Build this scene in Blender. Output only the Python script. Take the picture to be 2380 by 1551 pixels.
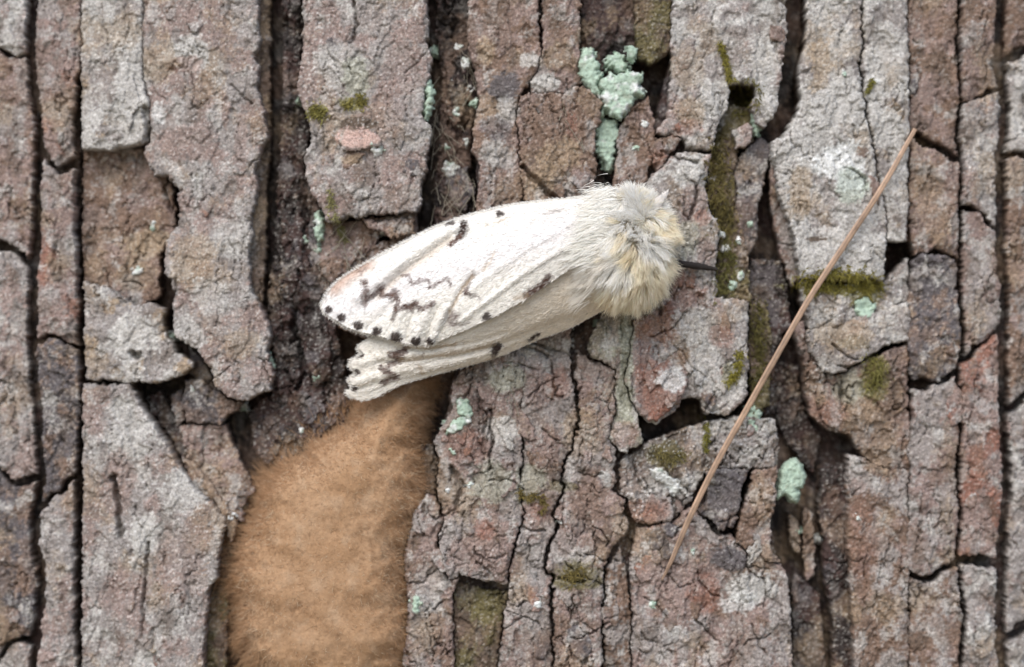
import bpy, math, random
import numpy as np
from mathutils import Vector

# ------------------------------------------------------------------ scene, camera, light
sc = bpy.context.scene
for o in list(bpy.data.objects):
    bpy.data.objects.remove(o)
S = 0.0885 / 2380.0            # metres per drawing unit: 2380 units span 88.5 mm of bark
D = 5376.0                     # camera distance in drawing units (20 cm)
RC = 6200.0                    # trunk radius in drawing units (23 cm)
Z0 = 1.40                      # height of the moth above the ground

cam = bpy.data.cameras.new("camera")
cam.sensor_width = 36.0
cam.lens = 36.0 * D / 2380.0
cam.clip_start = 0.005
cam.clip_end = 500.0
cam.dof.use_dof = True
cam.dof.focus_distance = (D - 120) * S
cam.dof.aperture_fstop = 16.0
camo = bpy.data.objects.new("camera", cam)
sc.collection.objects.link(camo)
camo.location = (0, -D * S, Z0)
camo.rotation_euler = (math.radians(90), 0, 0)
sc.camera = camo

SUN_DIR = Vector((-0.22, -0.66, 0.74)).normalized()      # from the trunk towards the sun
world = bpy.data.worlds.new("World")
sc.world = world
world.use_nodes = True
wn = world.node_tree
bg = wn.nodes["Background"]
sky = wn.nodes.new("ShaderNodeTexSky")
sky.sky_type = 'NISHITA'
sky.sun_disc = False
sky.sun_elevation = math.asin(SUN_DIR.z)
sky.sun_rotation = math.atan2(SUN_DIR.x, SUN_DIR.y)
sky.air_density = 1.0
sky.dust_density = 2.0
sky.ozone_density = 1.0
wn.links.new(sky.outputs[0], bg.inputs[0])
bg.inputs[1].default_value = 0.115
sun = bpy.data.lights.new("sun", 'SUN')
sun.energy = 1.5
sun.angle = math.radians(45)
sun.color = (1.0, 0.97, 0.93)
suno = bpy.data.objects.new("sun", sun)
sc.collection.objects.link(suno)
suno.location = (-2, -2, 4)
suno.rotation_euler = SUN_DIR.to_track_quat('Z', 'Y').to_euler()
sc.view_settings.view_transform = 'Standard'
sc.view_settings.look = 'None'
sc.view_settings.gamma = 1.0
sc.view_settings.exposure = 0.82
sc.view_settings.use_curve_mapping = False

# ------------------------------------------------------------------ numeric helpers
rng = np.random.default_rng(7)
random.seed(7)
_PERM = {}
def _tab(seed):
    if seed not in _PERM:
        r = np.random.default_rng(1000 + seed)
        a = r.uniform(0, 2 * np.pi, 512)
        _PERM[seed] = (r.permutation(512), np.cos(a), np.sin(a))
    return _PERM[seed]
def pnoise(x, y, seed=0):
    p, gx, gy = _tab(seed)
    x = np.asarray(x, float); y = np.asarray(y, float)
    xi = np.floor(x).astype(np.int64); yi = np.floor(y).astype(np.int64)
    xf = x - xi; yf = y - yi
    u = xf * xf * xf * (xf * (xf * 6 - 15) + 10); v = yf * yf * yf * (yf * (yf * 6 - 15) + 10)
    def g(ix, iy, fx, fy):
        k = p[(p[ix & 511] + iy) & 511]
        return gx[k] * fx + gy[k] * fy
    a = g(xi, yi, xf, yf); b = g(xi + 1, yi, xf - 1, yf)
    c = g(xi, yi + 1, xf, yf - 1); d = g(xi + 1, yi + 1, xf - 1, yf - 1)
    return 1.45 * ((a * (1 - u) + b * u) * (1 - v) + (c * (1 - u) + d * u) * v)
def fbm(x, y, o=3, seed=0):
    s = 0; a = 1.0; t = 0
    for i in range(o):
        s = s + a * pnoise(x, y, seed + i); t += a
        a *= 0.5; x = x * 2.03 + 17.1; y = y * 2.03 - 9.3
    return s / t
def sst(a, b, x):
    t = np.clip((x - a) / (b - a), 0, 1)
    return t * t * (3 - 2 * t)
def seg_dist(px, py, pts, closed=False):
    pts = np.asarray(pts, float)
    q = np.vstack([pts, pts[:1]]) if closed else pts
    best = np.full(px.shape, 1e18)
    for i in range(len(q) - 1):
        ax, ay = q[i][:2]; bx, by = q[i + 1][:2]
        dx, dy = bx - ax, by - ay
        L = dx * dx + dy * dy + 1e-9
        t = np.clip(((px - ax) * dx + (py - ay) * dy) / L, 0, 1)
        best = np.minimum(best, (px - ax - t * dx) ** 2 + (py - ay - t * dy) ** 2)
    return np.sqrt(best)
def poly_sdf(px, py, pts):
    d = seg_dist(px, py, pts, True)
    ins = np.zeros(px.shape, bool)
    n = len(pts)
    for i in range(n):
        ax, ay = pts[i]; bx, by = pts[(i + 1) % n]
        c = (ay > py) != (by > py)
        if by != ay:
            ins ^= c & (px < (bx - ax) * (py - ay) / (by - ay) + ax)
    return np.where(ins, d, -d)
def to_world(u, v, h, h0=0.0):
    ux = np.asarray(u, float) - 1190.0
    sag = RC - np.sqrt(np.maximum(RC * RC - ux * ux, 1.0))
    k = 1 + (sag - h0) / D
    return np.stack([ux * k * S, (sag - h) * S, Z0 + (775.5 - np.asarray(v, float)) * k * S], -1)

# ------------------------------------------------------------------ object helpers
def mesh_from(name, V, F, col=None, smooth=True):
    V = np.ascontiguousarray(V, np.float32); F = np.ascontiguousarray(F, np.int32)
    me = bpy.data.meshes.new(name)
    n, k = F.shape
    me.vertices.add(len(V)); me.vertices.foreach_set("co", V.ravel())
    me.loops.add(n * k); me.loops.foreach_set("vertex_index", F.ravel())
    me.polygons.add(n)
    me.polygons.foreach_set("loop_start", np.arange(0, n * k, k, dtype=np.int32))
    me.polygons.foreach_set("use_smooth", np.full(n, smooth))
    me.update(calc_edges=True)
    if col is not None:
        at = me.color_attributes.new("tint", 'FLOAT_COLOR', 'POINT')
        c = np.ones((len(V), 4), np.float32); c[:, :3] = col
        at.data.foreach_set("color", c.ravel())
    return me
def add(name, me, mat, parent=None):
    o = bpy.data.objects.new(name, me)
    sc.collection.objects.link(o)
    if me is not None and mat is not None:
        me.materials.clear(); me.materials.append(mat)
    if parent is not None:
        o.parent = parent
    return o
def empty(name, loc):
    o = bpy.data.objects.new(name, None)
    o.empty_display_size = 0.005
    o.location = loc
    sc.collection.objects.link(o)
    return o
def under(o, parent):                      # parent a mesh given in world coordinates
    o.parent = parent
    o.matrix_parent_inverse = parent.matrix_basis.inverted()
    return o
def tag(o, label, cat, group=None, kind=None):
    o["label"] = label
    if cat: o["category"] = cat
    if group: o["group"] = group
    if kind: o["kind"] = kind
    return o

# ------------------------------------------------------------------ materials
def tint_mat(name, rough=0.85, spec=0.25, bumps=((9000, 0.00006),), mott=(5200, 0.35), transl=0.0, sheen=0.0):
    m = bpy.data.materials.new(name); m.use_nodes = True
    nt = m.node_tree; N = nt.nodes; L = nt.links
    b = N["Principled BSDF"]
    b.inputs["Roughness"].default_value = rough
    b.inputs["Specular IOR Level"].default_value = spec
    if sheen: b.inputs["Sheen Weight"].default_value = sheen
    at = N.new("ShaderNodeAttribute"); at.attribute_name = "tint"
    tc = N.new("ShaderNodeTexCoord")
    nz = N.new("ShaderNodeTexNoise"); nz.inputs["Scale"].default_value = mott[0]; nz.inputs["Detail"].default_value = 4
    nz.inputs["Roughness"].default_value = 0.65
    L.new(tc.outputs["Object"], nz.inputs["Vector"])
    mr = N.new("ShaderNodeMapRange")
    mr.inputs[1].default_value = 0.25; mr.inputs[2].default_value = 0.75
    mr.inputs[3].default_value = 1 - mott[1]; mr.inputs[4].default_value = 1 + mott[1]
    L.new(nz.outputs["Fac"], mr.inputs[0])
    mx = N.new("ShaderNodeVectorMath"); mx.operation = 'MULTIPLY'
    L.new(at.outputs["Color"], mx.inputs[0]); L.new(mr.outputs[0], mx.inputs[1])
    L.new(mx.outputs[0], b.inputs["Base Color"])
    prev = None
    for s, dist in bumps:
        n2 = N.new("ShaderNodeTexNoise"); n2.inputs["Scale"].default_value = s; n2.inputs["Detail"].default_value = 3
        L.new(tc.outputs["Object"], n2.inputs["Vector"])
        bp = N.new("ShaderNodeBump"); bp.inputs["Distance"].default_value = dist; bp.inputs["Strength"].default_value = 0.8
        L.new(n2.outputs["Fac"], bp.inputs["Height"])
        if prev: L.new(prev.outputs[0], bp.inputs["Normal"])
        prev = bp
    if prev: L.new(prev.outputs[0], b.inputs["Normal"])
    if transl:
        t = N.new("ShaderNodeBsdfTranslucent"); L.new(mx.outputs[0], t.inputs[0])
        ms = N.new("ShaderNodeMixShader"); ms.inputs[0].default_value = transl
        L.new(b.outputs[0], ms.inputs[1]); L.new(t.outputs[0], ms.inputs[2])
        L.new(ms.outputs[0], N["Material Output"].inputs[0])
    return m
M_BARK = tint_mat("bark", 0.78, 0.35, ((3200, 0.00010), (9000, 0.00008)), (6500, 0.55))
M_LICHEN = tint_mat("lichen", 0.9, 0.15, ((5000, 0.0001),), (4000, 0.20))
M_MOSS = tint_mat("moss", 0.7, 0.3, (), (3000, 0.3), 0.25)
M_WING = tint_mat("wing_scales", 0.75, 0.2, ((9000, 0.00004),), (6000, 0.08), 0.10, 0.1)
M_FUR = tint_mat("fur", 0.7, 0.15, (), (3000, 0.05), 0.30)
M_EGG = tint_mat("egg_felt", 0.8, 0.15, ((5000, 0.00008),), (3500, 0.12), 0.15)
M_LEG = tint_mat("chitin", 0.8, 0.15, ((6000, 0.00003),), (4000, 0.2))
M_NEEDLE = tint_mat("dry_needle", 0.55, 0.4, ((3000, 0.00004),), (1500, 0.18))
M_SILK = tint_mat("silk", 0.4, 0.5, (), (2000, 0.05), 0.3)
def ground_mat():
    m = bpy.data.materials.new("leaf_litter"); m.use_nodes = True
    nt = m.node_tree; N = nt.nodes; L = nt.links
    nz = N.new("ShaderNodeTexNoise"); nz.inputs["Scale"].default_value = 14; nz.inputs["Detail"].default_value = 8
    tc = N.new("ShaderNodeTexCoord"); L.new(tc.outputs["Object"], nz.inputs["Vector"])
    r = N.new("ShaderNodeValToRGB")
    r.color_ramp.elements[0].color = (0.13, 0.105, 0.065, 1); r.color_ramp.elements[1].color = (0.30, 0.235, 0.155, 1)
    L.new(nz.outputs["Fac"], r.inputs[0]); L.new(r.outputs[0], N["Principled BSDF"].inputs["Base Color"])
    N["Principled BSDF"].inputs["Roughness"].default_value = 0.95
    return m

# ------------------------------------------------------------------ ground and trunk
gn = 61
gx, gy = np.meshgrid(np.linspace(-40, 40, gn), np.linspace(-40, 40, gn))
gz = 0.10 * fbm(gx / 6, gy / 6, 3, 90) - 0.06
gV = np.stack([gx, gy, gz], -1).reshape(-1, 3)
def quads(nr, nc):
    i = np.arange(nr * nc).reshape(nr, nc)
    return np.stack([i[:-1, :-1], i[:-1, 1:], i[1:, 1:], i[1:, :-1]], -1).reshape(-1, 4)
g = add("ground", mesh_from("ground", gV, quads(gn, gn)), ground_mat())
g["kind"] = "structure"; g["label"] = "brown leaf litter ground at the foot of the tree"

tree = empty("pine_tree", (0, RC * S, 0))
tag(tree, "rough pine trunk with deep furrows and flaky grey brown bark plates", "tree")

# colour palette (linear albedo)
C = {k: np.array(v) for k, v in dict(
    blush=(0.46, 0.32, 0.275), grey=(0.275, 0.249, 0.234), pale=(0.43, 0.415, 0.39), brown=(0.18, 0.12, 0.088), pink=(0.245, 0.180, 0.158),
    rust=(0.23, 0.105, 0.072), tan=(0.29, 0.215, 0.14), dark=(0.026, 0.02, 0.018), slate=(0.10, 0.088, 0.09),
    red=(0.055, 0.032, 0.028), olive=(0.115, 0.097, 0.038), moss=(0.15, 0.135, 0.028), mint=(0.37, 0.47, 0.38),
    white=(0.64, 0.65, 0.635), umber=(0.105, 0.076, 0.055), wall=(0.095, 0.066, 0.05), sage=(0.31, 0.31, 0.245)).items()}
# kind: base, (second, threshold), (third, threshold), flecks
KIND = dict(
    grey=('grey', ('pink', 0.07), ('pale', 0.06), 0.32), pale=('grey', ('pale', -0.12), ('tan', 0.16), 0.30),
    pink=('pink', ('grey', 0.0), ('brown', 0.06), 0.36), brown=('brown', ('grey', 0.08), ('pink', 0.0), 0.28),
    floor=('red', ('dark', -0.05), ('slate', 0.05), 0.45), slate=('slate', ('brown', 0.1), ('grey', 0.15), 0.3),  # floor and base: dark inner bark, darkened further for furrow shade
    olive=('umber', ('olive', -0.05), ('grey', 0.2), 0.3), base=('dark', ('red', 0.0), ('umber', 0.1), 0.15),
    rust=('pink', ('rust', 0.10), ('grey', 0.02), 0.3), lumpy=('grey', ('umber', 0.08), ('pale', 0.0), 0.5),
    sage=('sage', ('grey', 0.05), ('pale', 0.05), 0.3), ledge=('umber', ('tan', 0.1), ('grey', 0.1), 0.2))
PATCH = []      # (u, v, ru, rv, colour, strength)
def patch(u, v, ru, rv, c, s=0.8): PATCH.append((u, v, ru, rv, c, min(0.95, s * (0.85 if c == 'rust' else 1.2))))
CRACK = []      # (points, width, depth)
def crack(pts, w=5, dep=22): CRACK.append((np.array(pts, float), w, dep))

def bark_colour(u, v, kind, seed, lev, b1=None, b2=None):
    b, (c1, t1), (c2, t2), fl = KIND[kind]
    if b1 is None: b1 = np.full(u.shape, 0.5)
    if b2 is None: b2 = np.full(u.shape, 0.5)
    n1 = fbm(u / 85, v / 110, 5, 200 + seed % 7); n2 = fbm(u / 70 + 31, v / 60, 5, 230 + seed % 5)
    n3 = pnoise(u / 11, v / 11, 260); n4 = pnoise(u / 5.5, v / 5.5, 261); n5 = pnoise(u / 3.6, v / 3.6, 264)
    lv = np.sin(lev * 12.9898 + seed) * 0.16 + (b1 - 0.5) * 0.22
    col = np.broadcast_to(C[b], u.shape + (3,)).copy()
    def mix(c, m): col[...] = col * (1 - m[..., None]) + C[c] * m[..., None]
    mix(c2, sst(t2, t2 + 0.16, n2 + 0.16 * n3 + 0.1 * n4 - lv) * 0.85)
    mix(c1, sst(t1, t1 + 0.18, n1 + 0.18 * n3 + 0.12 * n4 + lv) * 0.85)
    mix('tan', 0.55 * sst(0.05, 0.35, fbm(u / 140 + 50, v / 170, 4, 270) + 0.15 * n3))
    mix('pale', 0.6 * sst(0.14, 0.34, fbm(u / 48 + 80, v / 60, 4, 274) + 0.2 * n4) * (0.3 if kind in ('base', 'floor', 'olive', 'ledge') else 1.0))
    mix('umber', 0.55 * sst(0.10, 0.42, fbm(u / 60 + 13, v / 95, 5, 280) + 0.12 * n4 - 0.5 * lv))
    mix('brown', (0.2 if kind in ('grey', 'pale') else 0.5) * sst(0.08, 0.3, fbm(u / 110 + 3, v / 130, 4, 284) + 0.12 * n3))
    for (pu, pv, ru, rv, c, s) in PATCH:
        q = (np.abs(u - pu) < 1.8 * ru) & (np.abs(v - pv) < 1.8 * rv)
        if not q.any(): continue
        r = np.hypot((u - pu) / ru, (v - pv) / rv)
        m = sst(0.0, 0.30, 1 - r + 0.6 * n2 + 0.4 * n1 + 0.22 * n3 + 0.16 * n4) * s
        mix(c, np.where(q, m, 0))
    f = sst(0.30, 0.52, n4 * 0.8 + 0.35 * n3 + 0.35 * n5 + 0.15 * n1)
    mix('white' if kind in ('pale', 'sage', 'grey', 'lumpy') else 'pale', f * fl)
    dk = sst(0.34, 0.58, pnoise(u / 6.5 + 7, v / 6.5, 262) + 0.3 * pnoise(u / 23, v / 23, 263) + 0.25 * n5)
    mix('dark', dk * 0.42)
    col *= (1 + 0.14 * n3 + 0.14 * n4 + 0.12 * n5 + 0.28 * (b2 - 0.5) + 0.16 * (b1 - 0.5))[..., None]
    return np.clip(col, 0.01, 0.9)

def worley(x, y, seed=0):
    """nearest jittered cell: random value, offset to its centre, distance gap F2-F1"""
    r = np.random.default_rng(3000 + seed)
    jx, jy, val = r.uniform(0.1, 0.9, (3, 4096))
    xi = np.floor(x).astype(np.int64); yi = np.floor(y).astype(np.int64)
    f1 = np.full(x.shape, 9.0); f2 = np.full(x.shape, 9.0)
    bv = np.zeros(x.shape); ox = np.zeros(x.shape); oy = np.zeros(x.shape)
    for a in (-1, 0, 1):
        for b in (-1, 0, 1):
            k = ((xi + a) * 73 + (yi + b) * 1531 + 977 * (((xi + a) * (yi + b)) & 63)) & 4095
            ddx = x - (xi + a + jx[k]); ddy = y - (yi + b + jy[k])
            d = np.hypot(ddx, ddy)
            c = d < f1
            f2 = np.where(c, f1, np.minimum(f2, d))
            bv = np.where(c, val[k], bv); ox = np.where(c, ddx, ox); oy = np.where(c, ddy, oy)
            f1 = np.where(c, d, f1)
    return bv, ox, oy, f2 - f1
# shared height map of the built bark, so later things can rest on it
HX0, HV0, HG = -700, -620, 4.0
HW, HH = int(3800 / HG), int(2800 / HG)
HMAP = np.full((HH, HW), -150.0)
def hm_write(u, v, h):
    i = np.clip(((v - HV0) / HG).round().astype(int), 0, HH - 1)
    j = np.clip(((u - HX0) / HG).round().astype(int), 0, HW - 1)
    np.maximum.at(HMAP, (i.ravel(), j.ravel()), h.ravel())
def hm(u, v, r=0):
    u = np.asarray(u, float); v = np.asarray(v, float)
    i = np.clip(((v - HV0) / HG).round().astype(int), 0, HH - 1)
    j = np.clip(((u - HX0) / HG).round().astype(int), 0, HW - 1)
    if r == 0: return HMAP[i, j]
    acc = 0; n = 0
    for a in (-r, 0, r):
        for b in (-r, 0, r):
            acc = acc + HMAP[np.clip(i + a, 0, HH - 1), np.clip(j + b, 0, HW - 1)]; n += 1
    return acc / n

# furrow floor of the trunk (fine in front) joined with the coarse rest of the cylinder
us = np.arange(-620, 3000.1, 5.0); vs = np.arange(-540, 2090.1, 5.0)
U, Vv = np.meshgrid(us, vs)
hb = -150 + 26 * fbm(U / 40, Vv / 190, 4, 11) + 14 * fbm(U / 14, Vv / 40, 3, 15)
fbase = to_world(U, Vv, hb, -150).reshape(-1, 3)
cbase = bark_colour(U, Vv, 'base', 3, np.zeros_like(U)).reshape(-1, 3)
Fb = quads(len(vs), len(us))
na, nz_ = 220, 300
ang = np.linspace(0, 2 * np.pi, na, endpoint=False)
zz = np.linspace(-0.08, 3.4, nz_)
A, Zc = np.meshgrid(ang, zz)
arc = A * RC
zu = Zc / S
rel = 60 * fbm(arc / 420, zu / 1100, 3, 40) + 45 * np.abs(fbm(arc / 160, zu / 420, 3, 44)) - 40
dx = RC * np.sin(A); frontm = (np.cos(A) > 0) & (np.abs(dx) < 1900) & (np.abs(Zc - Z0) < 1400 * S)
rad = (RC + np.where(frontm, -330, rel)) * S * (1.0 + 0.04 * (Z0 - Zc))
Vc = np.stack([rad * np.sin(A), RC * S - rad * np.cos(A), Zc], -1).reshape(-1, 3)
ii = np.arange(na * nz_).reshape(nz_, na)
jj = np.roll(ii, -1, axis=1)
Fc = np.stack([ii[:-1], jj[:-1], jj[1:], ii[1:]], -1).reshape(-1, 4) + len(fbase)
cc = bark_colour(arc, zu, 'grey', 5, np.zeros_like(arc)).reshape(-1, 3)
trunk = add("trunk", mesh_from("trunk", np.vstack([fbase, Vc]), np.vstack([Fb, Fc]), np.vstack([cbase, cc])), M_BARK)
under(trunk, tree)

# ------------------------------------------------------------------ bark plates
class W: pass
NPL = [0]
def plate(pts, h=0, kind='grey', tilt=(0, 0), edge=8, rough=1.0, skirt=None, g=2.6, terr=1.0, jag=1.0, dome=0.0, undercut=0.25, name="bark_plate", grow=2.0):
    NPL[0] += 1
    seed = NPL[0]
    pts = [tuple(map(float, p)) for p in pts]
    P = np.array(pts)
    m = 10.4 if g < 4 else 4 * g
    x0, y0 = P.min(0) - m - 14; x1, y1 = P.max(0) + m + 14
    us = np.arange(x0, x1 + g, g); vs = np.arange(y0, y1 + g, g)
    u, v = np.meshgrid(us, vs)
    wu = 8 * fbm(u / 38, v / 38, 3, 50) + 3.5 * pnoise(u / 9, v / 9, 70)
    wv = 8 * fbm(u / 38, v / 38, 3, 55) + 3.5 * pnoise(u / 9, v / 9, 71)
    d = poly_sdf(u + jag * wu, v + jag * wv, pts)
    d = d + grow + jag * 2.2 * fbm(u / 13, v / 13, 2, 60 + seed % 5)
    keep = d > -m
    cx, cy = P.mean(0)
    # relief: thin flake layers with ragged edges, angular chips, fine grain
    wx = 6 * fbm(u / 14, v / 14, 2, 90); wy = 6 * fbm(u / 14, v / 14, 2, 93)
    n1 = fbm((u + wx) / 95 + seed, (v + wy) / 150, 3, 80 + seed % 9)
    te = n1 * 3.6 + 0.25 * pnoise((u + wx) / 30, (v + wy) / 30, 95)
    lev = np.floor(te); fr = te - lev
    lev_s = lev + sst(0.0, 0.05, fr)
    b1, o1x, o1y, e1 = worley((u + 1.2 * wx) / 34, (v + 1.2 * wy) / 52, seed % 6)
    b2, o2x, o2y, e2 = worley((u + wx) / 13, (v + wy) / 17, 10 + seed % 6)
    hh = h + tilt[0] * (u - cx) / 100 + tilt[1] * (v - cy) / 100
    hh = hh + rough * (8 * fbm(u / 150, v / 190, 2, 100 + seed % 6) + terr * 5.0 * lev_s
                       + 2.6 * (b1 - 0.5) + 3 * ((b1 * 7 % 1) - 0.5) * o1x + 4 * ((b1 * 13 % 1) - 0.5) * o1y
                       + 2.0 * (b2 - 0.5) + 2.5 * ((b2 * 7 % 1) - 0.5) * o2x + 2.5 * ((b2 * 13 % 1) - 0.5) * o2y
                       + 1.6 * pnoise(u / 6, v / 6, 113))
    hh = hh - rough * 5 * sst(0.07, 0.0, e1) * sst(0.0, 0.3, pnoise(u / 60, v / 90, 123 + seed % 4))
    gr = np.abs(fbm((u + wx) / 60 + 3 * seed, v / 230, 3, 120))
    hh = hh - rough * 11 * sst(0.022, 0.0, gr) * sst(-0.05, 0.2, pnoise(u / 120, v / 160, 127 + seed % 4))
    hh = hh + dome * (1 - np.clip(1 - d / 60, 0, 1) ** 2)
    hh = hh - edge * 0.6 * np.clip(1 - d / 6, 0, 1) ** 2 - edge * 0.35 * np.clip(1 - d / 34, 0, 1) ** 2
    for cp, w, dp in CRACK:
        q0 = cp.min(0) - 20; q1 = cp.max(0) + 20
        if q1[0] < x0 or q0[0] > x1 or q1[1] < y0 or q0[1] > y1: continue
        dd = seg_dist(u + 5 * pnoise(u / 17, v / 17, 130), v + 5 * pnoise(u / 17, v / 17, 131), cp)
        hh = hh - dp * sst(w, w * 0.25, dd + 0.25 * w * pnoise(u / 7, v / 7, 132))
    skd = skirt if skirt is not None else max(60.0, h + 175.0)
    t = np.clip(-d, 0, m)
    gyv, gxv = np.gradient(d, g)
    for _ in range(3):                     # smooth wall directions so that the plate sides do not pleat
        for ax_ in (0, 1):
            gxv = (np.roll(gxv, 1, ax_) + gxv + np.roll(gxv, -1, ax_)) / 3; gyv = (np.roll(gyv, 1, ax_) + gyv + np.roll(gyv, -1, ax_)) / 3
    gl = np.hypot(gxv, gyv) + 1e-6
    pull = t * (1.0 + undercut)
    up = u + gxv / gl * pull; vp = v + gyv / gl * pull
    hp = hh - skd * (t / m)
    col = bark_colour(u, v, kind, seed, lev, b1, b2)
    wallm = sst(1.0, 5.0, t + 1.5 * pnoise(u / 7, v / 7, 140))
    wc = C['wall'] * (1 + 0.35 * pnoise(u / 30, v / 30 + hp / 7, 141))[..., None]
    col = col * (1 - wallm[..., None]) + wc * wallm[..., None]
    idx = -np.ones(u.shape, int)
    idx[keep] = np.arange(keep.sum())
    q = np.stack([idx[:-1, :-1], idx[:-1, 1:], idx[1:, 1:], idx[1:, :-1]], -1).reshape(-1, 4)
    q = q[(q >= 0).all(1)]
    if len(q) == 0: return None
    Vw = to_world(up[keep], vp[keep], hp[keep], h)
    o = add(name, mesh_from(name, Vw, q[:, ::-1], col[keep]), M_BARK)
    under(o, trunk)
    ok = d > 0
    hm_write(u[ok], v[ok], hh[ok])
    return o

# ---- colour patches read from the photograph (lichen crust, rust, algae)
for a in [
    (430, 125, 70, 40, 'pale', .8), (425, 150, 45, 22, 'rust', .55), (300, 200, 50, 90, 'pale', .75), (290, 290, 45, 60, 'pale', .5),
    (370, 140, 45, 70, 'tan', .5), (440, 330, 90, 60, 'pink', .6), (370, 270, 22, 30, 'white', .5), (540, 560, 60, 60, 'pale', .5),
    (450, 610, 70, 80, 'tan', .45), (500, 690, 70, 50, 'pale', .5), (430, 780, 50, 50, 'pale', .6), (560, 800, 60, 40, 'tan', .4),
    (320, 770, 55, 50, 'pale', .6), (300, 1000, 60, 90, 'pale', .6), (330, 1240, 45, 60, 'pale', .8), (420, 1150, 60, 45, 'pale', .6),
    (280, 1130, 40, 90, 'pink', .6), (290, 1380, 70, 60, 'pink', .6), (430, 1300, 70, 90, 'pink', .45), (560, 330, 22, 90, 'pink', .5),
    (790, 150, 70, 60, 'pale', .5), (830, 190, 40, 60, 'sage', .6), (930, 160, 60, 80, 'pink', .5), (900, 260, 70, 70, 'pink', .4),
    (745, 262, 26, 22, 'moss', .8), (820, 240, 40, 16, 'moss', .65), (840, 290, 50, 20, 'umber', .8), (880, 390, 50, 60, 'pink', .4),
    (830, 440, 30, 20, 'pale', .5), (770, 470, 40, 40, 'pink', .5), (930, 460, 50, 30, 'brown', .4),
    (1130, 130, 26, 40, 'tan', .6), (1175, 200, 42, 45, 'slate', .8), (1230, 140, 30, 25, 'pale', .6), (1180, 255, 30, 35, 'pale', .5),
    (1150, 300, 45, 30, 'slate', .5), (1165, 360, 45, 35, 'pale', .5), (1300, 130, 50, 40, 'tan', .35), (1270, 195, 40, 25, 'pale', .8),
    (1300, 300, 90, 90, 'brown', .75), (1310, 360, 70, 40, 'tan', .5), (1260, 420, 40, 50, 'tan', .4), (1330, 290, 14, 30, 'rust', .5),
    (1540, 370, 40, 30, 'rust', .45), (1600, 160, 50, 60, 'tan', .35), (1660, 240, 40, 60, 'pale', .7), (1600, 260, 40, 40, 'tan', .5),
    (1590, 300, 40, 25, 'rust', .5), (1600, 400, 60, 50, 'pale', .8), (1650, 380, 16, 30, 'rust', .5), (1610, 470, 40, 50, 'pink', .6),
    (1635, 510, 22, 22, 'rust', .6), (1600, 560, 40, 50, 'sage', .5), (1640, 580, 30, 50, 'pink', .6), (1770, 150, 40, 60, 'pale', .6),
    (1790, 240, 30, 50, 'pale', .6), (1910, 150, 40, 60, 'tan', .6), (1960, 200, 40, 50, 'pale', .5), (1880, 330, 70, 70, 'pale', .7),
    (1960, 390, 70, 60, 'white', .65), (1975, 430, 45, 45, 'mint', .35), (1860, 450, 40, 60, 'tan', .55), (1920, 570, 90, 50, 'pale', .6),
    (1900, 555, 30, 8, 'umber', .9), (2030, 200, 30, 120, 'pale', .6), (1940, 665, 110, 22, 'moss', .75), (2010, 690, 40, 30, 'moss', .5),
    (1960, 790, 90, 50, 'tan', .5), (2030, 880, 40, 70, 'moss', .5), (1970, 900, 40, 50, 'sage', .5), (1930, 960, 50, 40, 'rust', .4),
    (1580, 690, 60, 60, 'rust', .55), (1540, 760, 50, 60, 'rust', .55), (1500, 800, 22, 90, 'rust', .45), (1620, 760, 60, 60, 'pale', .6),
    (1525, 900, 60, 70, 'rust', .75), (1560, 880, 40, 30, 'white', .55), (1640, 850, 50, 60, 'pale', .6), (1680, 780, 30, 30, 'rust', .55),
    (1700, 900, 40, 60, 'pale', .7), (1455, 800, 18, 120, 'sage', .9), (1455, 920, 22, 50, 'sage', .8), (1455, 1005, 34, 34, 'rust', .5),
    (1180, 880, 50, 40, 'sage', .6), (1160, 1000, 50, 40, 'pale', .6), (1080, 1040, 60, 50, 'rust', .6), (1110, 950, 40, 50, 'red', .5),
    (1250, 900, 30, 50, 'pink', .6), (1300, 890, 30, 40, 'rust', .5), (1130, 1230, 26, 34, 'rust', .8), (1090, 1290, 60, 40, 'pink', .6),
    (1140, 1120, 60, 50, 'sage', .5), (1230, 1130, 40, 60, 'sage', .5), (1250, 1180, 30, 40, 'rust', .4), (1240, 1300, 30, 60, 'grey', .5),
    (1360, 1000, 60, 70, 'tan', .3), (1370, 1170, 60, 80, 'brown', .5), (1350, 1260, 60, 40, 'pink', .5), (1350, 1300, 30, 30, 'pale', .5),
    (1340, 1340, 60, 40, 'olive', .7), (1310, 1130, 40, 14, 'olive', .5), (1500, 1190, 55, 36, 'rust', .5), (1540, 1060, 50, 40, 'olive', .6),
    (1520, 1120, 40, 40, 'pale', .4), (1630, 1370, 55, 60, 'rust', .75), (1560, 1340, 70, 50, 'pink', .6), (1690, 1300, 50, 30, 'slate', .9),
    (1740, 1370, 70, 40, 'pale', .8), (1720, 1400, 50, 30, 'white', .4), (1690, 1140, 45, 60, 'slate', .7), (1770, 1160, 30, 80, 'tan', .3),
    (2005, 1250, 40, 150, 'rust', .3), (1690, 870, 16, 26, 'moss', .4),
    (1980, 800, 70, 20, 'olive', .3), (836, 322, 50, 26, 'blush', .8), (822, 372, 28, 16, 'tan', .6), (848, 402, 40, 40, 'umber', .45), (340, 560, 60, 40, 'tan', .6), (320, 640, 60, 40, 'tan', .4),
    (1090, 870, 50, 30, 'umber', .6), (1000, 1350, 40, 60, 'pale', .35), (1110, 1400, 70, 30, 'olive', .35),
]: patch(*a)

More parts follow.
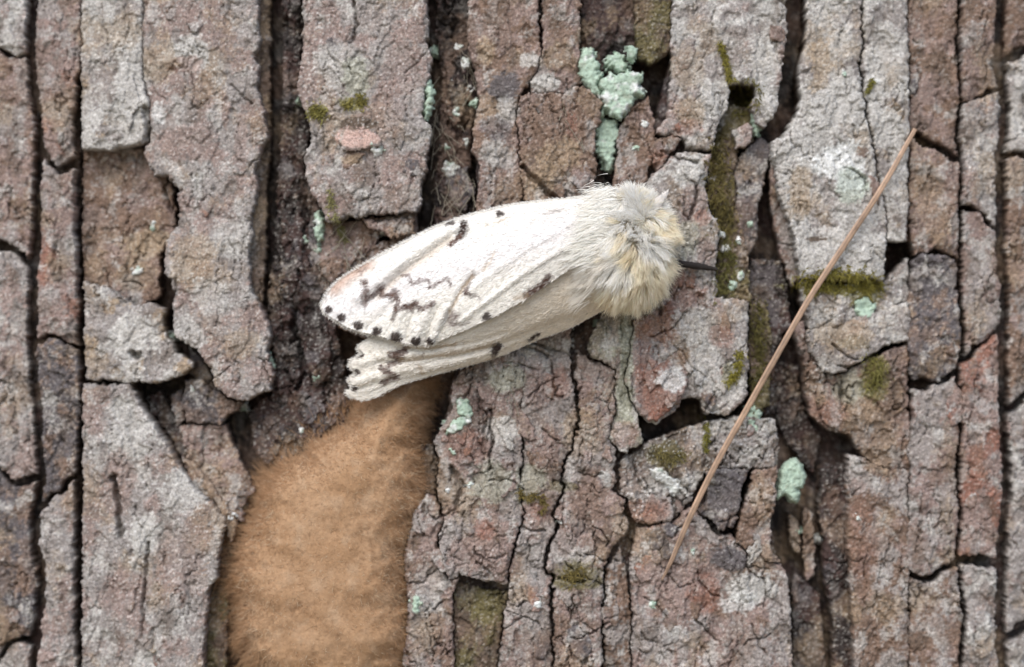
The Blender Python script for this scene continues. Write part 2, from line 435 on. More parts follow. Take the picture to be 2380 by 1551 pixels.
# ---- cracks inside plates
crack([(265, 1110), (272, 1160), (276, 1210), (282, 1245)], 9, 40)
crack([(345, 1262), (342, 1300), (336, 1345), (332, 1400), (330, 1480)], 5, 20)
crack([(336, 250), (345, 300), (338, 330)], 8, 30)
crack([(1230, 795), (1255, 802), (1283, 813), (1300, 818)], 3.5, 26)
crack([(1283, 846), (1286, 880), (1288, 918), (1310, 922)], 3.5, 18)
crack([(1140, 952), (1144, 974), (1135, 995), (1148, 1015), (1137, 1060), (1140, 1090)], 4, 22)
crack([(1215, 388), (1245, 420), (1270, 445), (1300, 470)], 8, 34)
crack([(1600, 345), (1630, 350), (1658, 356)], 5, 28)
crack([(1622, 430), (1615, 480), (1602, 510)], 4, 22)
crack([(1470, 1070), (1480, 1110), (1500, 1140)], 4, 20)
crack([(1110, 1290), (1140, 1300), (1175, 1290)], 3, 12)
crack([(1346, 1100), (1380, 1110), (1400, 1100)], 3, 14)
crack([(1212, 1228), (1240, 1232), (1270, 1236)], 4, 16)
crack([(1300, 1345), (1330, 1352), (1360, 1350)], 4, 18)
crack([(1740, 1318), (1790, 1322)], 3, 14)
crack([(690, 720), (680, 760), (700, 820), (706, 870), (690, 905)], 8, 40)
crack([(640, 905), (670, 898), (700, 890)], 3, 16)
crack([(820, 1), (830, 60), (815, 99)], 4, 20)
crack([(310, 823), (318, 826)], 13, 46)
crack([(1540, 730), (1532, 700), (1545, 670)], 4, 18)
crack([(395, 418), (380, 440), (392, 470), (400, 500)], 5, 24)
crack([(445, 170), (452, 215), (447, 250)], 3, 10)
crack([(1380, 1235), (1385, 1290), (1375, 1330)], 3, 14)
crack([(1050, 1090), (1075, 1130), (1060, 1170)], 9, 24)
crack([(1935, 800), (1965, 825), (1990, 838)], 4, 18)
crack([(1950, 850), (1975, 856)], 4, 20)

rc_ = np.random.default_rng(55)
for _ in range(120):
    x_, y_ = rc_.uniform(200, 2110), rc_.uniform(60, 1500)
    if rc_.uniform() < 0.55: x_, y_ = rc_.uniform(1010, 1830), rc_.uniform(760, 1500)
    pts_ = [(x_, y_)]; an_ = rc_.normal(1.57, 0.35) if rc_.uniform() < 0.72 else rc_.normal(0.1, 0.4)
    for _k in range(int(rc_.integers(2, 6))):
        an_ += rc_.normal(0, 0.45); l_ = rc_.uniform(12, 30)
        pts_.append((pts_[-1][0] + l_ * math.cos(an_), pts_[-1][1] + l_ * math.sin(an_)))
    crack(pts_, rc_.uniform(1.9, 3.3), rc_.uniform(6, 17))
# ---- deeper layer seen through the thinner cracks
plate([(1050, 900), (1090, 760), (1470, 690), (1480, 960), (1490, 1060), (1465, 1160), (1475, 1250), (1466, 1655), (1000, 1655), (1030, 1330), (1020, 1050)], -62, 'floor', (0, 0), 6, 1.6, g=4.0)
plate([(1440, 1080), (1500, 1050), (1640, 1020), (1690, 1085), (1640, 1110), (1640, 1180), (1680, 1250), (1720, 1240), (1790, 1230), (1830, 1400), (1840, 1655), (1440, 1655), (1460, 1200)], -62, 'floor', (0, 0), 6, 1.6, g=4.0)
plate([(1092, -120), (1345, -120), (1345, 200), (1385, 260), (1380, 620), (1110, 620), (1110, 300)], -62, 'floor', (0, 0), 6, 1.6, g=4.0)
plate([(1570, 100), (1660, 200), (1650, 360), (1640, 480), (1500, 500), (1510, 330)], -62, 'floor', (0, 0), 6, 1.6, g=4.0)
plate([(1990, -120), (2110, -120), (2110, 560), (2040, 560)], -30, 'brown', (0, 0), 6, 1.6, g=4.0)
for (xa_, xb_) in ((-630, 186), (2116, 3000)):
    plate([(xa_, -540), (xb_, -540), (xb_, 700), (xb_, 2090), (xa_, 2090), (xa_, 700)], -74, 'base', (0, 0), 6, 1.6, g=6.0)
# ---- left side
plate([(328, -130), (600, -120), (598, 60), (600, 99), (586, 133), (602, 163), (593, 205), (615, 259), (620, 318), (602, 347), (592, 396), (597, 441), (588, 474), (581, 513), (588, 544), (576, 580), (579, 621), (584, 677), (599, 706), (615, 733), (625, 784), (616, 820), (633, 870), (627, 908), (593, 919), (557, 930), (523, 921), (501, 906), (494, 870), (480, 843), (462, 809), (426, 793), (408, 784), (404, 757), (402, 677), (400, 650), (382, 636), (386, 598), (386, 564), (413, 524), (418, 499), (413, 463), (413, 439), (395, 418), (388, 408), (360, 408), (332, 358), (342, 329), (346, 284), (348, 239), (333, 183), (328, 138)],
      8, 'grey', (2, 1), 10)
plate([(188, -120), (326, -126), (325, 138), (329, 183), (344, 239), (342, 284), (337, 326), (312, 337), (262, 345), (190, 350)], 12, 'pale', (2, 3), 10)
plate([(192, 346), (330, 345), (360, 400), (398, 425), (406, 500), (410, 540), (384, 562), (368, 606), (372, 690), (340, 706), (318, 712), (250, 676), (196, 660)], -48, 'brown', (-4, 2), 6, 1.3)
plate([(306, 650), (352, 648), (366, 690), (330, 700), (308, 690)], -72, 'olive', (0, 0), 4)
plate([(196, 655), (262, 677), (311, 710), (346, 707), (382, 717), (375, 744), (378, 773), (400, 804), (411, 820), (435, 836), (448, 854), (435, 865), (399, 879), (366, 888), (334, 886), (292, 891), (262, 884), (200, 880)], 6, 'pale', (-2, 3), 9)
plate([(194, 892), (262, 897), (303, 894), (311, 915), (330, 950), (352, 989), (388, 1034), (402, 1070), (416, 1090), (440, 1123), (471, 1155), (498, 1181), (521, 1206), (514, 1256), (507, 1305), (503, 1339), (480, 1373), (478, 1416), (470, 1520), (478, 1650), (190, 1655)], 10, 'grey', (-1, -1), 10)
plate([(430, 884), (470, 880), (495, 910), (530, 930), (560, 936), (548, 958), (527, 964), (505, 984), (435, 984), (424, 945)], -38, 'slate', (0, 4), 7)
plate([(403, 915), (420, 905), (427, 975), (412, 985), (398, 950)], -58, 'slate')
plate([(340, 925), (372, 910), (400, 960), (430, 990), (440, 1040), (470, 1090), (440, 1095), (395, 1010), (355, 960)], -92, 'floor', (0, 0), 6, 1.5)
plate([(440, 800), (470, 830), (492, 880), (500, 910), (470, 900), (445, 870)], -88, 'slate', (0, 0), 6, 1.4)
plate([(416, 992), (521, 986), (532, 1021), (550, 1055), (570, 1100), (586, 1130), (591, 1145), (576, 1158), (560, 1181), (566, 1213), (540, 1200), (503, 1154), (469, 1102), (440, 1062)], -52, 'pink', (0, 0), 7, 1.3)
plate([(420, 1060), (452, 1075), (500, 1140), (530, 1180), (552, 1215), (535, 1260), (524, 1225), (500, 1178), (470, 1148), (440, 1115)], -30, 'brown', (0, 0), 8, 1.4)
plate([(505, 1240), (545, 1215), (570, 1225), (560, 1300), (530, 1360), (520, 1660), (480, 1660), (482, 1400), (506, 1350), (512, 1290)], -70, 'olive', (0, 0), 6)
# ledge below the right edge of the big plate
plate([(598, -120), (626, -120), (624, 200), (626, 330), (616, 470), (618, 560), (612, 640), (606, 700), (592, 690), (582, 620), (572, 580), (582, 500), (590, 400), (605, 340), (600, 240), (590, 150)], -52, 'ledge', (-30, 0), 5, 0.7)
# furrow floor between the first and second columns
plate([(652, -120), (706, -120), (700, 99), (694, 200), (718, 300), (706, 400), (738, 470), (760, 600), (765, 690), (780, 760), (800, 850), (812, 930), (800, 985), (760, 1010), (690, 1060), (620, 1085), (590, 1040), (580, 960), (600, 935), (634, 915), (642, 860), (628, 760), (622, 690), (636, 600), (640, 520), (648, 420), (652, 300), (660, 200)], -74, 'floor', (6, 0), 9, 2.4)
plate([(655, 420), (690, 440), (705, 520), (700, 610), (672, 640), (655, 560)], -58, 'floor', (5, 0), 8, 1.8)
plate([(720, 500), (745, 530), (752, 620), (730, 640), (712, 590)], -52, 'slate', (0, 0), 8, 1.8)
plate([(700, 740), (745, 720), (768, 790), (770, 880), (735, 900), (712, 850)], -58, 'floor', (0, 0), 8, 1.6)
# second column
plate([(706, -120), (990, -120), (993, 100), (997, 122), (1001, 149), (995, 178), (986, 218), (977, 264), (986, 277), (1002, 295), (1000, 318), (984, 408), (975, 442), (979, 472), (963, 492), (911, 494), (873, 496), (837, 503), (810, 501), (788, 510), (758, 515), (745, 485), (730, 455), (716, 440), (712, 408), (712, 363), (723, 329), (721, 295), (714, 262), (698, 232), (691, 201), (700, 138), (705, 99)], 4, 'grey', (0, 1), 10)
plate([(795, 300), (812, 292), (850, 305), (882, 318), (888, 336), (860, 342), (838, 350), (815, 352), (796, 345), (788, 325)], 24, 'pink', (0, 10), 5, 0.7, skirt=46, terr=.3)
plate([(800, 358), (830, 352), (850, 362), (815, 385), (796, 392)], 14, 'brown', (0, 6), 5, 0.8, skirt=40, terr=.5)
plate([(818, 432), (846, 440), (866, 432), (856, 458), (832, 466)], 13, 'pale', (0, 8), 5, 0.8, skirt=40, terr=.5)
plate([(735, 505), (790, 516), (850, 508), (965, 496), (968, 540), (920, 575), (905, 545), (880, 545), (870, 570), (820, 610), (770, 660), (748, 640), (740, 560)], -46, 'brown', (0, 0), 7, 1.6)
plate([(845, 508), (880, 515), (905, 510), (960, 505), (960, 545), (915, 560), (890, 540), (862, 535)], -22, 'brown', (0, 6), 7, 1.2)
plate([(740, 640), (800, 600), (900, 560), (1000, 540), (1000, 700), (860, 790), (780, 760)], -60, 'brown', (0, 0), 7, 1.4)
# mossy black furrow
plate([(1014, -120), (1090, -120), (1088, 99), (1098, 160), (1108, 240), (1092, 320), (1090, 400), (1108, 470), (1100, 560), (1010, 580), (1012, 420), (1026, 330), (1022, 250), (1030, 180), (1014, 80)], -84, 'base', (0, 0), 9, 2.6)
plate([(1040, 180), (1075, 200), (1080, 260), (1060, 300), (1038, 260)], -66, 'floor', (0, 0), 8, 2)
plate([(1040, 400), (1085, 390), (1100, 450), (1080, 490), (1045, 480)], -62, 'slate', (0, 0), 8, 2)
# third column (above the moth)
plate([(1086, -120), (1248, -120), (1252, 99), (1258, 120), (1248, 160), (1228, 187), (1203, 228), (1198, 273), (1202, 318), (1204, 363), (1212, 397), (1214, 460), (1216, 620), (1105, 620), (1112, 442), (1119, 374), (1096, 352), (1100, 307), (1114, 228), (1103, 160), (1090, 115)], -6, 'brown', (0, 2), 9, 1.2)
plate([(1255, -120), (1345, -120), (1348, 110), (1344, 160), (1355, 190), (1340, 196), (1310, 212), (1262, 216), (1236, 214), (1232, 190), (1252, 162), (1263, 120)], -12, 'pink', (0, 0), 8, 1.2)
plate([(1208, 225), (1236, 215), (1262, 220), (1310, 216), (1340, 198), (1370, 207), (1402, 241), (1395, 272), (1384, 318), (1379, 363), (1388, 400), (1384, 440), (1400, 620), (1222, 620), (1220, 460), (1212, 397), (1209, 363), (1207, 318), (1203, 273)], 4, 'brown', (0, 0), 8, 1.1)
# furrow with the big lichen
plate([(1352, -120), (1470, -120), (1480, 120), (1440, 200), (1440, 330), (1420, 420), (1440, 600), (1395, 600), (1388, 420), (1390, 320), (1402, 250), (1360, 190), (1350, 110)], -72, 'base', (0, 0), 8, 2)
plate([(1475, -120), (1560, -120), (1556, 120), (1530, 140), (1510, 150), (1485, 130), (1478, 110)], -16, 'olive', (0, 0), 9, 1.6)
plate([(1440, 292), (1480, 240), (1508, 226), (1520, 285), (1522, 330), (1512, 380), (1498, 425), (1470, 600), (1430, 600), (1425, 420), (1432, 370)], -14, 'brown', (0, 0), 8, 1.4)
plate([(1521, 322), (1558, 318), (1585, 322), (1550, 365), (1530, 398), (1518, 385), (1515, 350)], -4, 'pink', (0, 0), 8)
plate([(1565, -120), (1700, -120), (1828, -120), (1826, 99), (1817, 149), (1812, 201), (1807, 246), (1787, 284), (1778, 297), (1758, 284), (1749, 250), (1756, 223), (1752, 198), (1716, 192), (1696, 196), (1690, 250), (1668, 280), (1656, 346), (1630, 347), (1598, 344), (1585, 318), (1556, 312), (1526, 310), (1552, 275), (1560, 200), (1560, 130)], 2, 'grey', (0, 1), 9)
plate([(1530, 400), (1560, 364), (1596, 350), (1630, 355), (1655, 358), (1640, 430), (1648, 480), (1674, 530), (1665, 600), (1664, 690), (1738, 700), (1740, 754), (1740, 855), (1733, 923), (1695, 963), (1639, 960), (1627, 923), (1587, 930), (1567, 952), (1526, 988), (1497, 968), (1483, 959), (1467, 923), (1454, 886), (1460, 860), (1471, 798), (1470, 720), (1480, 600), (1490, 430), (1505, 415)], 6, 'grey', (0, 1), 10, 1.2)
plate([(1472, 742), (1560, 700), (1580, 790), (1600, 860), (1585, 925), (1562, 946), (1526, 982), (1492, 962), (1474, 925), (1462, 886), (1468, 858)], 14, 'rust', (0, 2), 8, 1.2, skirt=60)
# mossy furrow right of that
plate([(1690, 240), (1750, 255), (1760, 290), (1752, 330), (1720, 345), (1705, 400), (1715, 480), (1730, 560), (1740, 640), (1742, 700), (1668, 690), (1668, 600), (1676, 530), (1650, 470), (1645, 420), (1660, 345), (1672, 285)], -50, 'olive', (0, 0), 9, 2.0)
plate([(1704, 305), (1735, 285), (1752, 300), (1740, 335), (1712, 345)], -22, 'grey', (0, 5), 7)
plate([(1708, 390), (1730, 350), (1772, 322), (1793, 338), (1780, 400), (1762, 470), (1758, 560), (1735, 600), (1716, 540)], -46, 'slate', (-3, 0), 6, 0.9)
plate([(1794, 360), (1803, 396), (1810, 442), (1817, 470), (1841, 533), (1851, 587), (1862, 648), (1842, 662), (1818, 600), (1802, 520), (1795, 470), (1790, 410)], -42, 'pink', (-8, 0), 6, 1.0)
plate([(1745, 605), (1815, 605), (1832, 680), (1835, 760), (1800, 810), (1800, 960), (1752, 965), (1748, 860), (1750, 760), (1742, 690)], -70, 'floor', (0, 0), 7, 1.4)
plate([(1742, 690), (1780, 700), (1792, 780), (1790, 940), (1746, 965), (1744, 860)], -48, 'olive', (0, 0), 8, 2.0)
# right column
plate([(1880, -120), (1996, -120), (2003, 60), (2002, 107), (1994, 142), (2003, 187), (2004, 219), (2010, 262), (2024, 313), (2029, 352), (2040, 408), (2056, 470), (2062, 560), (2055, 648), (1960, 652), (1862, 648), (1852, 587), (1843, 533), (1819, 470), (1812, 442), (1804, 396), (1792, 358), (1796, 329), (1830, 307), (1851, 268), (1866, 232), (1858, 205), (1862, 149), (1876, 100)], 8, 'pale', (1, 1), 10)
plate([(2004, -120), (2110, -120), (2112, 400), (2108, 560), (2066, 560), (2060, 470), (2046, 408), (2036, 352), (2031, 313), (2017, 262), (2012, 219), (2012, 187), (2002, 142), (2010, 107)], 4, 'pale', (0, 0), 9)
plate([(1864, 655), (1960, 660), (2060, 655), (2110, 600), (2112, 700), (2049, 730), (1990, 745), (1900, 770), (1876, 760), (1866, 700)], -14, 'lumpy', (0, 3), 9, 1.6)
plate([(1880, 765), (1912, 764), (1992, 740), (2052, 722), (2112, 705), (2110, 790), (2050, 806), (2002, 836), (1966, 864), (1934, 870), (1912, 860), (1885, 820), (1876, 785)], 6, 'grey', (2, -1), 9)
plate([(1842, 765), (1864, 745), (1878, 790), (1890, 830), (1915, 868), (1936, 876), (1970, 868), (2010, 838), (2110, 800), (2112, 1090), (2040, 1085), (2010, 1060), (1975, 1013), (1925, 996), (1892, 970), (1876, 923), (1867, 833)], -22, 'brown', (4, 0), 9, 1.9)
plate([(1900, 900), (1930, 890), (1960, 960), (2000, 1000), (1960, 1004), (1926, 990), (1902, 950)], -6, 'brown', (0, 0), 8, 1.4)
plate([(1912, 1088), (1930, 1080), (1966, 1080), (1968, 1159), (1965, 1249), (1972, 1316), (1978, 1417), (1985, 1655), (1942, 1655), (1937, 1417), (1918, 1361), (1916, 1249), (1903, 1181)], -56, 'floor', (0, 0), 8, 1.5)
plate([(1972, 1060), (2010, 1068), (2045, 1090), (2112, 1094), (2110, 1655), (1992, 1655), (1982, 1417), (1977, 1316), (1971, 1249), (1974, 1159)], 0, 'brown', (0, 0), 9, 1.3)
plate([(1836, 1200), (1856, 1215), (1860, 1285), (1842, 1282)], -70, 'olive', (0, 0), 6, 1.4)
plate([(1868, 1180), (1890, 1200), (1892, 1340), (1876, 1350), (1866, 1280)], -88, 'pink', (0, 0), 6, 1.4)
plate([(1845, 1330), (1905, 1380), (1925, 1655), (1848, 1655)], -100, 'floor', (0, 0), 6, 1.4)
plate([(1795, 830), (1850, 850), (1862, 930), (1880, 985), (1910, 1020), (1890, 1100), (1850, 1060), (1815, 1000), (1798, 930)], -118, 'floor', (0, 0), 6, 1.6)
# lower middle columns
plate([(1052, 905), (1066, 870), (1090, 840), (1090, 760), (1222, 700), (1224, 815), (1208, 960), (1213, 1069), (1208, 1098), (1204, 1123), (1211, 1159), (1213, 1195), (1209, 1226), (1196, 1256), (1191, 1289), (1179, 1323), (1177, 1359), (1130, 1353), (1092, 1343), (1066, 1334), (1046, 1345), (1030, 1312), (1022, 1262), (1035, 1200), (1015, 1140), (1022, 1060), (1010, 1022), (1030, 990), (1050, 955)], 0, 'pink', (0, 0), 9, 1.5)
plate([(1228, 700), (1330, 690), (1326, 800), (1324, 878), (1337, 930), (1337, 990), (1323, 1046), (1309, 1069), (1302, 1114), (1309, 1137), (1286, 1177), (1280, 1199), (1292, 1217), (1286, 1240), (1273, 1260), (1263, 1294), (1256, 1323), (1280, 1345), (1276, 1400), (1286, 1660), (1150, 1660), (1184, 1366), (1186, 1325), (1199, 1289), (1203, 1258), (1216, 1228), (1220, 1195), (1217, 1159), (1210, 1123), (1215, 1098), (1219, 1069), (1213, 960)], -6, 'pink', (0, 0), 9, 1.4)
plate([(1345, 818), (1384, 842), (1409, 850), (1428, 862), (1428, 960), (1412, 1000), (1416, 1032), (1431, 1050), (1429, 1069), (1425, 1091), (1429, 1114), (1423, 1140), (1450, 1162), (1447, 1197), (1460, 1215), (1455, 1240), (1443, 1251), (1424, 1271), (1402, 1318), (1398, 1420), (1400, 1660), (1292, 1660), (1288, 1400), (1292, 1340), (1270, 1323), (1275, 1296), (1284, 1264), (1297, 1242), (1304, 1217), (1291, 1200), (1298, 1180), (1320, 1139), (1312, 1114), (1320, 1071), (1332, 1048), (1347, 990), (1349, 930), (1336, 878)], -2, 'pink', (0, 0), 9, 1.4)
plate([(1410, 722), (1467, 690), (1466, 798), (1455, 860), (1450, 886), (1462, 923), (1480, 961), (1491, 1031), (1463, 1042), (1459, 1058), (1436, 1044), (1420, 1029), (1416, 1001), (1434, 960), (1432, 860), (1409, 842), (1384, 833), (1366, 815), (1378, 770)], 2, 'sage', (0, 0), 8, 1.3)
plate([(1336, 720), (1400, 710), (1372, 770), (1358, 806), (1344, 800)], -70, 'floor', (0, 0), 7, 1.6)
plate([(962, 1190), (990, 1150), (1010, 1160), (1028, 1205), (1014, 1262), (1020, 1310), (1040, 1345), (1062, 1345), (1050, 1400), (1055, 1660), (930, 1660), (950, 1400), (940, 1300)], -14, 'pink', (0, 0), 9, 1.6)
plate([(1060, 1356), (1130, 1372), (1180, 1374), (1160, 1500), (1150, 1660), (1058, 1660), (1056, 1400)], -44, 'olive', (0, 0), 8, 1.6)
plate([(975, 1040), (1008, 1030), (1018, 1080), (1008, 1150), (985, 1150)], -80, 'floor', (0, 0), 7, 1.6)
# lower right
plate([(1497, 1034), (1560, 1008), (1650, 978), (1740, 968), (1800, 975), (1812, 1060), (1808, 1086), (1744, 1088), (1691, 1088), (1640, 1090), (1625, 1120), (1604, 1160), (1560, 1215), (1480, 1212), (1466, 1165), (1440, 1143), (1442, 1070), (1466, 1062), (1490, 1044)], -16, 'lumpy', (0, 0), 9, 2.2)
plate([(1462, 1168), (1500, 1150), (1560, 1160), (1562, 1210), (1530, 1218), (1490, 1214), (1470, 1208)], 2, 'rust', (0, 0), 8, 1.2)
plate([(1642, 1096), (1691, 1092), (1741, 1094), (1727, 1125), (1712, 1204), (1704, 1226), (1687, 1224), (1678, 1236), (1658, 1208), (1635, 1199), (1626, 1184), (1642, 1170), (1651, 1125)], 4, 'slate', (0, 0), 7, 1.1, skirt=90)
plate([(1752, 1096), (1810, 1087), (1799, 1181), (1789, 1222), (1790, 1271), (1815, 1305), (1790, 1310), (1712, 1260), (1714, 1236), (1722, 1205), (1738, 1166)], 2, 'brown', (0, 0), 8, 1.2)
plate([(1560, 1222), (1606, 1178), (1622, 1190), (1640, 1212), (1669, 1250), (1700, 1244), (1712, 1264), (1785, 1312), (1815, 1312), (1833, 1350), (1838, 1406), (1846, 1660), (1470, 1660), (1472, 1420), (1466, 1300), (1482, 1226)], -12, 'pink', (0, 0), 9, 1.3)
plate([(1410, 1320), (1440, 1275), (1460, 1350), (1466, 1440), (1462, 1660), (1406, 1660), (1406, 1420)], -22, 'brown', (0, 0), 8, 1.6)
plate([(1450, 1262), (1470, 1230), (1480, 1260), (1470, 1330), (1456, 1320)], -60, 'floor', (0, 0), 7, 1.4)

# ---- plates beyond the photograph's edge: tall columns broken at random heights
kinds = ['grey', 'pale', 'pink', 'brown', 'grey', 'pink', 'rust', 'grey', 'slate']
def column(xa, xb, v0, v1, sd, nbreak=(260, 560)):
    ga, gb = rng.uniform(4, 16), rng.uniform(4, 18)
    ea = lambda y: xa + ga + 16 * pnoise(np.array(y / 170.0), np.array(sd * 3.1), 150)
    eb = lambda y: xb - gb + 16 * pnoise(np.array(y / 170.0), np.array((sd + 1) * 3.1), 150)
    y = v0
    lower = (0.0, 0.0, 0.0)
    hh = rng.uniform(-12, 10)
    while y < v1 - 60:
        y2 = min(v1, y + rng.uniform(*nbreak))
        if v1 - y2 < 140: y2 = v1
        sl = rng.uniform(-45, 45); mid = rng.uniform(-30, 40)
        nl = (sl, mid, rng.uniform(5, 14))
        L = [(float(ea(t)), t) for t in np.linspace(y + lower[0] + lower[2], y2 + nl[0] - nl[2], 7)]
        R = [(float(eb(t)), t) for t in np.linspace(y - lower[0] + lower[2], y2 - nl[0] - nl[2], 7)]
        bot = [((L[-1][0] * (1 - f) + R[-1][0] * f), L[-1][1] * (1 - f) + R[-1][1] * f + nl[1] * math.sin(math.pi * f) + rng.uniform(-8, 8)) for f in (0.25, 0.5, 0.75)]
        top = [((L[0][0] * (1 - f) + R[0][0] * f), L[0][1] * (1 - f) + R[0][1] * f + lower[1] * math.sin(math.pi * f) + rng.uniform(-8, 8)) for f in (0.75, 0.5, 0.25)]
        pp = L + bot + R[::-1] + top
        inf = xb > -10 and xa < 2390 and y2 > -40 and y < 1590
        plate(pp, hh + rng.uniform(-14, 10), kinds[int(rng.integers(0, len(kinds)))], (rng.uniform(-3, 3), rng.uniform(-2, 2)), 9, 1.3, g=2.9 if inf else 7.0)
        lower = nl; y = y2
xs = [-620, -470, -330, -165, -30, 84, 190]
for k in range(len(xs) - 1): column(xs[k], xs[k + 1], -540, 2090, k)
xs = [2112, 2235, 2330, 2480, 2640, 2800, 3000]
for k in range(len(xs) - 1): column(xs[k], xs[k + 1], -540, 2090, 20 + k)
xs = [190, 330, 500, 610, 720, 870, 1000, 1100, 1250, 1350, 1480, 1570, 1690, 1840, 1990, 2112]
for k in range(len(xs) - 1):
    column(xs[k], xs[k + 1], -540, -128, 40 + k); column(xs[k], xs[k + 1], 1664, 2090, 60 + k)

# ---- small loose flakes lying on the plates
rf_ = np.random.default_rng(77)
nfl = 0
for _ in range(900):
    if nfl >= 130: break
    x_, y_ = (rf_.uniform(1010, 1830), rf_.uniform(720, 1500)) if rf_.uniform() < 0.5 else (rf_.uniform(-20, 2400), rf_.uniform(0, 1551))
    hc = HMAP[int((y_ - HV0) / HG), int((x_ - HX0) / HG)]
    if hc < -34 or (520 < x_ < 1000 and y_ > 860): continue
    r1 = rf_.uniform(9, 26); asp = rf_.uniform(1.0, 2.4); k_ = int(rf_.integers(6, 10)); ro = rf_.normal(0, 0.35)
    pp = []
    for i in range(k_):
        t_ = 6.283 * i / k_; q_ = rf_.uniform(0.65, 1.25)
        a_, b_ = r1 * q_ * math.cos(t_), r1 * asp * q_ * math.sin(t_)
        pp.append((x_ + a_ * math.cos(ro) - b_ * math.sin(ro), y_ + a_ * math.sin(ro) + b_ * math.cos(ro)))
    loc = hm(np.array([p[0] for p in pp]), np.array([p[1] for p in pp]))
    if loc.min() < hc - 22 or loc.max() > hc + 22: continue
    plate(pp, float(np.median(loc)) + rf_.uniform(1.5, 6), ['grey', 'pink', 'brown', 'pale', 'rust', 'pink', 'slate'][int(rf_.integers(0, 7))], (rf_.uniform(-12, 12), rf_.uniform(-4, 16)), 3, 0.6, skirt=26, terr=0.3, jag=0.8, grow=0.0)
    nfl += 1

#DETAILS
# ------------------------------------------------------------------ egg mass
def curve(pts, n):
    P = np.array(pts, float)
    # Catmull-Rom through the points, resampled by arc length
    Q = np.vstack([2 * P[0] - P[1], P, 2 * P[-1] - P[-2]])
    out = []
    for i in range(1, len(Q) - 2):
        t = np.linspace(0, 1, 30, endpoint=False)[:, None]
        a, b, c, d = Q[i - 1], Q[i], Q[i + 1], Q[i + 2]
        out.append(0.5 * ((2 * b) + (c - a) * t + (2 * a - 5 * b + 4 * c - d) * t ** 2 + (3 * b - a - 3 * c + d) * t ** 3))
    out = np.vstack(out + [P[-1:]])
    s = np.r_[0, np.cumsum(np.linalg.norm(np.diff(out, axis=0), axis=1))]
    x = np.linspace(0, s[-1], n)
    return np.stack([np.interp(x, s, out[:, k]) for k in range(out.shape[1])], 1)
def sheet(u, v, h, keep, col, h0):
    idx = -np.ones(u.shape, int); idx[keep] = np.arange(keep.sum())
    q = np.stack([idx[:-1, :-1], idx[:-1, 1:], idx[1:, 1:], idx[1:, :-1]], -1).reshape(-1, 4)
    q = q[(q >= 0).all(1)]
    return to_world(u[keep], v[keep], h[keep], h0), q[:, ::-1], col[keep]
def strands(root, dirs, length, width, col, seg=4, bend=None, curl=0.0, rs=None):
    """hair as tapering ribbons. root (n,3) in (u, v, h) units, dirs (n,3) unit, bend (n,3) added along the strand"""
    rs = rs or rng
    n = len(root)
    t = np.linspace(0, 1, seg + 1)
    side = np.cross(dirs, rs.normal(0, 1, (n, 3)) * 0.45 + np.array([0, 0, 1.0]))
    side /= np.linalg.norm(side, axis=1, keepdims=True) + 1e-9
    b = np.zeros((n, 3)) if bend is None else bend
    ph = rs.uniform(0, 6.28, (n, 1)); am = rs.normal(0, 1, (n, 3)) * curl
    P = []
    for tt in t:
        c = root + dirs * (length * tt)[:, None] + b * (length * tt * tt)[:, None] + am * (length[:, None]) * np.sin(ph + 5 * tt) * tt
        w = (width * (1 - 0.92 * tt) * 0.5)[:, None]
        P.append(c - side * w); P.append(c + side * w)
    P = np.stack(P, 1)                                     # n, 2(seg+1), 3
    k = 2 * (seg + 1)
    base = (np.arange(n) * k)[:, None]
    F = np.concatenate([base + np.array([[2 * s, 2 * s + 1, 2 * s + 3, 2 * s + 2]]) for s in range(seg)], 0)
    cols = np.repeat(col[:, None, :], k, 1).reshape(-1, 3)
    return P.reshape(-1, 3), F, cols
def strand_mesh(name, parts, h0):
    V = []; F = []; Cc = []; off = 0
    for (p, f, c) in parts:
        V.append(p); F.append(f + off); Cc.append(c); off += len(p)
    V = np.vstack(V)
    return mesh_from(name, to_world(V[:, 0], V[:, 1], V[:, 2], h0), np.vstack(F), np.vstack(Cc))

EGG = [(880, 870), (960, 850), (1004, 880), (1000, 905), (985, 960), (975, 1030), (986, 1100), (980, 1180), (958, 1255), (946, 1330), (958, 1416), (968, 1500), (930, 1570), (860, 1610), (740, 1625), (620, 1600), (556, 1530), (536, 1416), (526, 1350), (540, 1290), (560, 1240), (588, 1180), (606, 1120), (640, 1082), (700, 1050), (740, 1010), (800, 985), (836, 930)]
def box_blur(A, r, n=2):
    for _ in range(n):
        for ax_ in (0, 1):
            Pp = np.pad(A, [(r + 1, r) if k == ax_ else (0, 0) for k in (0, 1)], mode='edge')
            cs = np.cumsum(Pp, axis=ax_)
            A = (np.take(cs, range(2 * r + 1, cs.shape[ax_]), ax_) - np.take(cs, range(0, cs.shape[ax_] - 2 * r - 1), ax_)) / (2 * r + 1)
    return A
HBLUR = box_blur(HMAP, 14)
def hmb(u, v):
    i = np.clip((np.asarray(v, float) - HV0) / HG, 0, HH - 2); j = np.clip((np.asarray(u, float) - HX0) / HG, 0, HW - 2)
    a = i.astype(int); b = j.astype(int); fi = i - a; fj = j - b
    return (HBLUR[a, b] * (1 - fj) + HBLUR[a, b + 1] * fj) * (1 - fi) + (HBLUR[a + 1, b] * (1 - fj) + HBLUR[a + 1, b + 1] * fj) * fi
